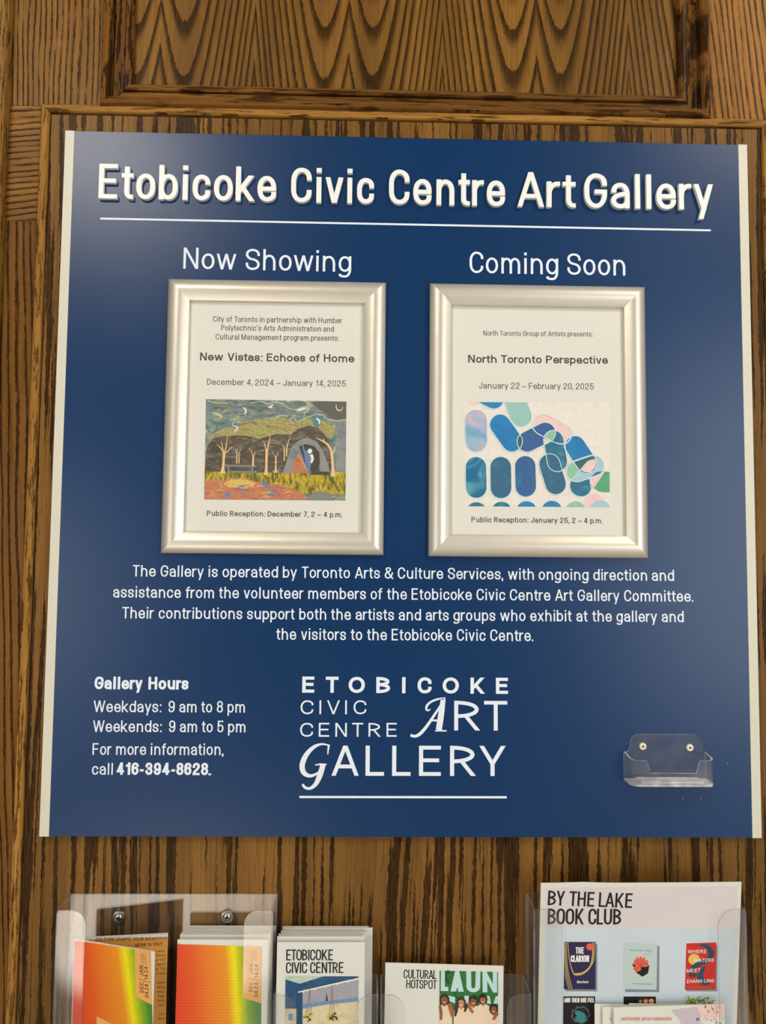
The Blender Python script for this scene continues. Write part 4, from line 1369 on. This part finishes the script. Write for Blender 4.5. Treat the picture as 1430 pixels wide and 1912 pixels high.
# ================================================================== WHITE BROCHURES, NARROW HOLDER
EW = 0.0945
dl = [(0.0062, -.1330), (0.0090, -.1345), (0.0115, -.1318), (0.0165, -.1352), (0.0200, -.1338), (0.0232, -.1372), (0.0262, -.1362), (0.0300, -.1378), (0.0350, -.1372)]
ordn = ['rearmost', 'second from the rear', 'third from the rear', 'fourth from the rear', 'middle', 'fourth from the front', 'third from the front', 'second from the front', 'frontmost']
for k, (d, x0) in enumerate(dl):
    front = k == len(dl) - 1
    x1 = x0 + EW + (0.003 if k == 2 else 0)
    zz = Z0 - 0.5035 - random.uniform(0, .0012) - (0.003 if front else 0)
    root = thing('brochure', '%s white brochure in the narrow holder, %s' % (ordn[k], 'painted porch picture on its cover' if front else 'only its white top edge showing'), 'brochure', ((x0 + x1) / 2, -d, zz - BH), 'white brochures in the narrow holder')
    mb = MB()
    leaf(mb, (x0, -d), (x1, -d), zz - BH, zz, 0.0007)
    leaf(mb, (x0 + .0004, -d + .0011), (x1 - .0008, -d + .0012), zz - BH, zz - .0006, 0.0005)
    mb.build('pages', [PAPER, PAPER_EDGE], root)
    if front:
        EP = wall_plane(d + .0002)
        mb = MB()
        E_ = [INK, paint('porch_sky', [(0, (150, 178, 172)), (.5, (196, 204, 178)), (1, (170, 190, 190))], (70, 70), 1, 1), paint('porch_roof', [(0, (34, 66, 100)), (.5, (44, 84, 124)), (1, (66, 92, 120))], (80, 80), 1, 2),
              paint('porch_wall', [(0, (150, 150, 160)), (.5, (166, 160, 166)), (1, (142, 152, 172))], (200, 200), .5, 3), paint('porch_band', [(0, (84, 128, 172)), (.5, (110, 148, 182)), (1, (92, 134, 176))], (200, 200), .5, 4),
              paint('porch_ground', [(0, (204, 192, 152)), (.5, (214, 202, 164)), (1, (196, 180, 150))], (90, 90), .5, 5), plain('porch_rail', (226, 232, 208)), plain('porch_post', (24, 72, 108)),
              plain('porch_cord', (168, 112, 104)), plain('porch_leaf', (52, 52, 30)), plain('porch_bloom', (206, 182, 72)), plain('porch_patch', (104, 142, 184))]
        text(mb, 'ETOBICOKE', (534.2, 1793.4), (621.5, 1793.2), 20.4, EP, 0.128, 0, 2, -.06)
        text(mb, 'CIVIC CENTRE', (533.6, 1817.2), (641, 1816.8), 20.4, EP, 0.128, 0, 2, -.06)
        ex_ = lambda x: 500 + x / 6.217
        ey_ = lambda y: 1700 + y / 6.217
        def e(pts, mi, lift):
            ink(mb, [(ex_(x), ey_(y)) for x, y in pts], EP, mi, lift)
        e([(205, 765), (1053, 765), (1048, 1900), (192, 1900)], 5, 1)
        e([(205, 765), (640, 765), (370, 852), (205, 800)], 1, 2)
        e([(640, 765), (1053, 765), (1052, 785), (350, 945), (205, 1140), (205, 800), (370, 852)], 2, 3)
        e([(205, 800), (370, 860), (420, 940), (400, 980), (400, 1140), (200, 1140)], 2, 4)
        e([(405, 950), (1052, 795), (1050, 1060), (405, 1120)], 3, 5)
        e([(405, 1085), (1050, 1010), (1050, 1050), (700, 1090), (405, 1140)], 4, 6)
        e([(330, 950), (402, 940), (402, 1900), (330, 1900)], 7, 7)
        e([(350, 942), (1052, 782), (1052, 800), (352, 956)], 6, 8)
        for x in (408, 552, 672, 806, 936):
            yy = 940 - (x - 370) * .228
            e([(x - 8, yy), (x + 8, yy), (x + 8, yy + 26), (x - 8, yy + 26)], 6, 9)
        e([(670, 1050), (680, 950), (700, 1050)], 7, 9)
        e([(240, 1200), (290, 1200), (290, 1275), (240, 1275)], 11, 9)
        for cx_, l, r_ in ((490, 440, 505), (745, 715, 775)):
            for xx in (l, (l + r_) / 2, r_):
                brush(mb, [(ex_(cx_), ey_(900 if cx_ < 600 else 860), .5), (ex_((cx_ + xx) / 2), ey_(1050), .7), (ex_(xx), ey_(1200), .7)], EP, 8, 10, 2)
        for cx_, cy_, n_ in ((465, 1235, 16), (740, 1225, 18), (820, 1240, 7)):
            for j in range(n_):
                x, y = cx_ + random.uniform(-48, 48), cy_ + random.uniform(-32, 50)
                e(oval(x, y, random.uniform(10, 22), random.uniform(6, 12), 8, random.uniform(0, 3)), 9 if j % 2 else 10, 11 + j % 3)
        mb.build('printed_cover', E_, root)


# ================================================================== WHITE AND GREEN FLYER, MIDDLE HOLDER
HP = wall_plane(0.0185)
TL_, TR_ = HP.p(719.5, 1797.3), HP.p(940, 1803.5)
root = thing('flyer', 'white flyer with a green and pale blue photo of five smiling people', 'flyer', ((TL_.x + TR_.x) / 2, -0.018, Z0 - 0.7570))
mb = MB()
mb.slab([TL_, TR_, Vector((TR_.x - .002, -.0185, Z0 - .757)), Vector((TL_.x - .002, -.0185, Z0 - .757))], (0, .0006, 0), 0, 1)
mb.build('paper', [PAPER, PAPER_EDGE], root)
tag(root, root['label'], 'flyer')
mb = MB()
text(mb, 'CULTURAL', (753.2, 1826.6), (814.8, 1828.2), 16.6, HP, 0.128, 0, 2, -.06)
text(mb, 'HOTSPOT', (758, 1845.4), (815, 1847.0), 16.6, HP, 0.128, 0, 2, -.06)
mb.build('printed_text', INK, root)
mb = MB()
hx = lambda x: 700 + x / 4.613
hy = lambda y: 1770 + y / 4.613
HQ = [(hx(556), hy(195)), (hx(1060), hy(206)), (hx(1060), hy(1080)), (hx(556), hy(1080))]
H_ = [paint('photo_green', [(0, (44, 104, 50)), (.5, (54, 116, 58)), (1, (48, 108, 54))], (90, 90), .5, 1), plain('photo_pale_blue', (186, 214, 214)), plain('photo_shirt', (228, 206, 176)), plain('photo_skin', (142, 84, 52)),
      plain('photo_skin_light', (196, 132, 96)), plain('photo_hair', (40, 26, 22)), plain('photo_teeth', (236, 226, 214)), plain('photo_shadow', (30, 70, 36)), plain('photo_skin_mid', (164, 98, 60)), plain('photo_hair_brown', (66, 40, 30))]
ink(mb, HQ, HP, 0, 1)
def hp(pts, mi, lift):
    c = clip([(hx(x), hy(y)) for x, y in pts], HQ)
    if len(c) > 2:
        ink(mb, c, HP, mi, lift)
brush(mb, [(hx(640), hy(200), 7), (hx(605), hy(240), 6), (hx(640), hy(310), 5)], HP, 7, 2, 6)
brush(mb, [(hx(700), hy(330), 2), (hx(690), hy(400), 3), (hx(720), hy(440), 2)], HP, 7, 2, 4)
hp([(568, 197), (602, 197), (602, 335), (632, 335), (632, 372), (566, 370)], 1, 3)
for s in ([(650, 375), (690, 198), (727, 199), (700, 375)], [(765, 377), (725, 199), (690, 198), (718, 377)], [(684, 312), (736, 312), (740, 345), (680, 345)],
          [(785, 200), (828, 201), (830, 330), (788, 330)], [(868, 202), (908, 203), (906, 330), (864, 330)], [(925, 203), (965, 204), (968, 382), (928, 381)],
          [(1014, 205), (1052, 206), (1052, 385), (1016, 384)], [(925, 203), (960, 204), (1052, 384), (1018, 384)],
          [(566, 404), (600, 404), (600, 480), (566, 480)], [(600, 404), (690, 424), (690, 480), (600, 438)], [(770, 412), (808, 412), (808, 480), (770, 480)],
          [(960, 412), (985, 412), (1000, 480), (965, 480)], [(1040, 415), (1060, 415), (1060, 480), (1020, 480)]):
    hp(s, 1, 3)
hp(oval(847, 330, 60, 52, 24), 1, 3)
hp([(828, 200), (868, 202), (864, 330), (830, 330)], 0, 4)
hp(oval(847, 326, 18, 22, 14), 0, 4)
for cx_, cy_, fr_, skin, hair, lift in ((742, 480, 34, 4, 9, 12), (597, 455, 37, 3, 5, 10), (848, 465, 34, 3, 5, 10), (930, 450, 32, 8, 5, 11), (1022, 535, 32, 3, 5, 13)):
    hp([(cx_ - 80, 1080), (cx_ - 62, cy_ + 60), (cx_ - 20, cy_ + 34), (cx_ + 22, cy_ + 34), (cx_ + 64, cy_ + 58), (cx_ + 84, 1080)], 2, lift - 2)
    hp(oval(cx_, cy_ - 9, fr_ + 7, fr_ + 12, 22), hair, lift - 1)
    hp(oval(cx_, cy_, fr_ * .80, fr_ * 1.02, 22), skin, lift)
    hp([(cx_ - 9, cy_ + 25), (cx_ + 10, cy_ + 25), (cx_ + 12, cy_ + 48), (cx_ - 10, cy_ + 48)], skin, lift - 1)
    hp([(cx_ - 14, cy_ + 8), (cx_, cy_ + 11), (cx_ + 14, cy_ + 8), (cx_ + 6, cy_ + 17), (cx_ - 6, cy_ + 17)], 6, lift + 1)
    for ex2 in (-11, 11):
        hp(oval(cx_ + ex2, cy_ - 8, 4, 2.2, 8), 5, lift + 1)
hp(oval(862, 428, 20, 18), 5, 12)
hp(oval(925, 415, 28, 14), 5, 12)
for pts, mi in ([(712, 470, 5), (700, 540, 6), (690, 590, 3)], 9), ([(775, 470, 4), (782, 520, 5), (770, 550, 3)], 9), ([(640, 480, 8), (655, 540, 7), (665, 590, 5)], 8), ([(560, 500, 5), (570, 560, 5), (568, 620, 4)], 3), ([(808, 470, 5), (820, 520, 6), (845, 560, 5)], 8), ([(1060, 560, 6), (1035, 590, 6), (1020, 620, 5)], 8):
    brush(mb, [(hx(x), hy(y), w_) for x, y, w_ in pts], HP, mi, 14, 4)
mb.build('printed_photo', H_, root)


# ================================================================== BOOK COVER FLYER AND CARDS, RIGHT HOLDER
z_t = at(1200, 1648, 0.0385).z
z_b = z_t - 0.279
BPn = Plane((0, -0.0385, z_t), Vector((0, -0.279, -0.030)))
SLx, SRx = BPn.p(1009.5, 1650).x, BPn.p(1384.5, 1647).x
fl = thing('flyer', 'tall sheet with large black capitals above rows of small book covers', 'flyer', ((SLx + SRx) / 2, -0.0085, z_b))
mb = MB()
NX, NZ = 14, 10
def sheet_pt(i, j, t=0.0):
    u, v = i / NX, j / NZ
    x = SLx + (SRx - SLx) * u
    z = z_t - 0.279 * v
    y = -0.0385 + 0.030 * v
    z += (0.0009 * math.exp(-((u - .2) / .08) ** 2) + 0.0013 * u * u - .0004) * (1 - v)
    return Vector((x, y, z)) + BPn.n * -t
for i in range(NX):
    for j in range(NZ):
        mb.face([sheet_pt(i, j), sheet_pt(i, j + 1), sheet_pt(i + 1, j + 1), sheet_pt(i + 1, j)])
        mb.face([sheet_pt(i, j, .0004), sheet_pt(i + 1, j, .0004), sheet_pt(i + 1, j + 1, .0004), sheet_pt(i, j + 1, .0004)])
    mb.face([sheet_pt(i, 0), sheet_pt(i + 1, 0), sheet_pt(i + 1, 0, .0004), sheet_pt(i, 0, .0004)])
mb.build('paper', [PAPER], fl)
mb = MB()
wash = NT('sheet_wash')
n_ = wash.noise(wash.objco(), 9, 2, .5, .5)
wash_m = wash.principled(wash.ramp(wash.step(n_, .3, .7), [(0, srgb(212, 204, 206)), (.5, srgb(216, 206, 202)), (1, srgb(208, 202, 208))]), .6, 0, .25)
B_ = [INK, wash_m, plain('sheet_blue', (198, 210, 218), .6, 0, .25, .03, 14), plain('cover_navy', (40, 32, 74)), plain('cover_pale', (188, 204, 200)), plain('cover_red', (196, 44, 36)), plain('cover_black', (22, 20, 24)),
      plain('cover_gold', (196, 168, 92)), plain('cover_white', (236, 234, 230)), plain('cover_coral', (226, 96, 70)), plain('cover_sun', (230, 184, 84)), plain('cover_serpent', (36, 70, 96)),
      plain('printed_grey', (128, 134, 146)), plain('cover_teal', (54, 128, 132)), plain('cover_lime', (140, 160, 60)), plain('cover_ink_grey', (96, 110, 112)), plain('cover_brown', (92, 50, 36))]
K = lambda *a: ink(mb, a[0], BPn, a[1], a[2])
TX = lambda s, A, B, cap, wt, mi, lift, tr=0.0: text(mb, s, A, B, cap, BPn, wt, mi, lift, tr)
K([(1017.5, 1657.5), (1376.5, 1655.3), (1373, 1735), (1018, 1733)], 1, 1)
K([(1018, 1733), (1373, 1735), (1360, 2090), (1016, 2090)], 2, 1)
TX('BY THE LAKE', (1022.2, 1690.2), (1179.6, 1695.6), 27.6, .142, 0, 3, -.06)
TX('BOOK CLUB', (1022.2, 1725.8), (1159.4, 1726.6), 29.6, .142, 0, 3, -.06)
fx = lambda x: 930 + x / 2.86
fy = lambda y: 1550 + y / 2.86
def k2(pts, mi, lift):
    K([(fx(x), fy(y)) for x, y in pts], mi, lift)
def b2(pts, mi, lift, sm=5):
    brush(mb, [(fx(x), fy(y), w_ / 2.86) for x, y, w_ in pts], BPn, mi, lift, sm)
for x0, y0, x1, y1 in ((357, 602, 527, 858), (676, 612, 858, 862), (1003, 608, 1168, 858)):
    k2([(x0 + 4, y0 + 6), (x1 + 3, y0 + 6), (x1 + 2, y1 + 3), (x0 + 2, y1 + 3)], 12, 2)
# navy cover
k2([(354, 597), (521, 597), (519, 850), (350, 850)], 3, 4)
for o_ in (0, 9, 18):
    b2([(353 + o_ * .6, 600, 3), (358 + o_ * .6, 720, 3), (362 + o_, 790, 4), (378 + o_, 848, 3)], 7, 5)
b2([(372, 600, 4), (380, 690, 4), (400, 760, 6), (420, 770, 14), (455, 762, 12), (490, 730, 9), (503, 680, 7), (506, 600, 5)], 7, 6)
b2([(496, 725, 4), (510, 690, 5), (515, 600, 4)], 7, 6)
K([(fx(x), fy(y)) for x, y in oval(491, 623, 21, 19, 16)], 9, 7)
TX('THE', (fx(413), fy(660)), (fx(458), fy(660)), 12.2, .17, 8, 7, -.05)
TX('CLARION', (fx(387), fy(704)), (fx(485), fy(704)), 12.4, .17, 8, 7, -.05)
TX('Nina Dunic', (fx(421), fy(817)), (fx(482), fy(817)), 4.6, .17, 8, 7)
# pale cover with flower
k2([(672, 603), (850, 607), (845, 852), (669, 849)], 4, 4)
TX('WE MEANT WELL', (fx(700), fy(646)), (fx(824), fy(650)), 3.2, .16, 15, 5)
TX('a novel', (fx(780), fy(667)), (fx(812), fy(668)), 2.2, .12, 15, 5)
b2([(718, 820, 2.5), (770, 822, 2.5), (826, 823, 2.5)], 15, 5, 1)
K([(fx(x), fy(y)) for x, y in [(716, 715), (735, 760), (770, 783), (800, 765), (807, 725), (790, 700), (750, 712)]], 6, 5)
for a_, l_ in ((-2.8, 36), (-2.35, 42), (-1.9, 46), (-1.45, 46), (-1.0, 48), (-.5, 48), (0.0, 44), (2.6, 40), (2.1, 42), (1.7, 30)):
    K([(fx(x), fy(y)) for x, y in oval(757 + l_ * .55 * math.cos(a_), 722 + l_ * .55 * math.sin(a_), l_ * .5, 9, 12, a_)], 9, 6)
for a_ in (-2.6, -2.1, -1.2, -.7, -.25, 2.3):
    b2([(757, 722, 1), (757 + 38 * math.cos(a_), 722 + 38 * math.sin(a_), 2)], 16, 7, 1)
# red cover
k2([(1005, 605), (1165, 600), (1160, 850), (997, 853)], 5, 4)
K([(fx(x), fy(y)) for x, y in oval(1046, 690, 31, 30, 20)], 10, 5)
b2([(1075, 614, 8), (1115, 622, 22), (1138, 660, 30), (1120, 695, 22), (1070, 715, 26), (1038, 740, 26), (1030, 770, 22), (1045, 785, 14)], 11, 6)
b2([(1105, 730, 10), (1080, 765, 30), (1085, 805, 34), (1110, 818, 22), (1135, 812, 8)], 11, 6)
b2([(1020, 770, 20), (1040, 775, 22), (1060, 770, 16)], 16, 7)
TX('WHERE', (fx(1012), fy(658)), (fx(1112), fy(657)), 6.6, .15, 8, 8)
TX('WATERS', (fx(1045), fy(706)), (fx(1152), fy(703)), 6.6, .15, 8, 8)
TX('MEET', (fx(1006), fy(760)), (fx(1080), fy(758)), 6.6, .15, 8, 8)
TX('ZHANG LING', (fx(1005), fy(817)), (fx(1152), fy(813)), 6.4, .15, 8, 8)
b2([(1010, 838, 3), (1080, 840, 4), (1150, 836, 3)], 9, 8, 1)
# second row
k2([(348, 888), (518, 888), (518, 1080), (346, 1080)], 6, 4)
TX('AND THEN SHE FELL', (fx(351), fy(920)), (fx(513), fy(920)), 8.6, .17, 8, 5, -.05)
for a_ in range(9):
    t_ = a_ / 9 * 2 * math.pi
    b2([(440 + 52 * math.cos(t_), 985 + 48 * math.sin(t_), 3), (440 + 44 * math.cos(t_ + .5), 985 + 38 * math.sin(t_ + .4), 5), (440 + 52 * math.cos(t_ + 1), 985 + 44 * math.sin(t_ + 1), 2)], 15, 5, 4)
K([(fx(x), fy(y)) for x, y in oval(440, 985, 34, 16, 16, .5)], 13, 6)
K([(fx(x), fy(y)) for x, y in oval(440, 1010, 30, 20, 16, .2)], 13, 6)
k2([(670, 889), (842, 889), (842, 1080), (668, 1080)], 6, 4)
for x_, m_ in ((760, 16), (788, 9), (818, 10)):
    K([(fx(x), fy(y)) for x, y in oval(x_, 913, 14, 13, 14)], m_, 5)
    K([(fx(x), fy(y)) for x, y in oval(x_, 915, 8, 7, 12)], 4 if m_ == 9 else 7, 6)
k2([(995, 886), (1165, 884), (1163, 1080), (993, 1080)], 4, 4)
for j in range(26):
    x_, y_ = random.uniform(1004, 1160), random.uniform(892, 935)
    K([(fx(x), fy(y)) for x, y in oval(x_, y_, random.uniform(8, 15), random.uniform(3, 6), 8, random.uniform(0, 3))], 14, 5 + j % 3)
b2([(1022, 910, 2), (1045, 925, 4), (1060, 905, 2), (1080, 918, 4), (1100, 900, 3), (1128, 892, 2)], 6, 9, 5)
mb.build('printed_picture', B_, fl)

# invitation cards standing in front of the sheet
CARD = [PAPER, PAPER_EDGE, plain('card_mauve', (196, 182, 190), .6), plain('card_pink', (232, 196, 184), .6), plain('card_rose', (224, 170, 160), .6), plain('card_red_ink', (196, 92, 78), .6), plain('card_dark_dot', (120, 108, 120), .6), INKG]
specs = [(0.0285, (1174, 1873.4), (1330, 1876.5), 'rearmost cream card, peeping out at the top behind the others before the book covers'),
         (0.0312, (1110, 1874.8), (1262, 1878.5), 'cream card sticking out furthest left before the book covers'),
         (0.0338, (1124.6, 1880.0), (1310, 1877.5), 'cream card just behind the one with the pink pattern, letter L visible'),
         (0.0372, (1145.6, 1881.4), (1352.3, 1874.6), 'frontmost cream card with pink and mauve pattern and red capitals')]
for k, (d, A, B, lab) in enumerate(specs):
    pl = wall_plane(d)
    a, b = pl.p(*A), pl.p(*B)
    zf = Z0 - .7322
    root = thing('invitation_card', lab, 'card', ((a.x + b.x) / 2, -d, zf), 'invitation cards in the right holder')
    mb = MB()
    mb.slab([a, b, Vector((b.x, -d, zf)), Vector((a.x, -d, zf))], (0, .0005, 0), 0, 1)
    mb.build('paper', CARD, root)
    if k == 2:
        mb = MB()
        text(mb, 'L', (1139.2, 1904.6), (1143, 1904.6), 5.6, pl, .15, 7, 2)
        mb.build('printed_text', CARD, root)
    if k == 3:
        mb = MB()
        text(mb, 'LAKESHORE ARTS FUNDRAISER', (1159, 1905.2), (1253.6, 1905.4), 5.8, pl, .15, 5, 4)
        g = lambda pts, mi, lift: ink(mb, [(fx(x), fy(y)) for x, y in pts], pl, mi, lift)
        g([(922, 960), (1080, 940), (1085, 1080), (1000, 1080), (965, 1010)], 2, 2)
        g([(1060, 942), (1110, 933), (1208, 930), (1206, 1000), (1120, 1000), (1085, 990)], 3, 3)
        g(oval(1065, 1010, 10, 9, 14), 6, 4)
        for j in range(46):
            x_, y_ = random.uniform(1095, 1200), random.uniform(940, 1060)
            g(oval(x_, y_, random.uniform(3, 8), random.uniform(3, 6), 8, random.uniform(0, 3)), random.choice((2, 4, 6, 3)), 5 + j % 3)
        mb.build('printed_pattern', CARD, root)
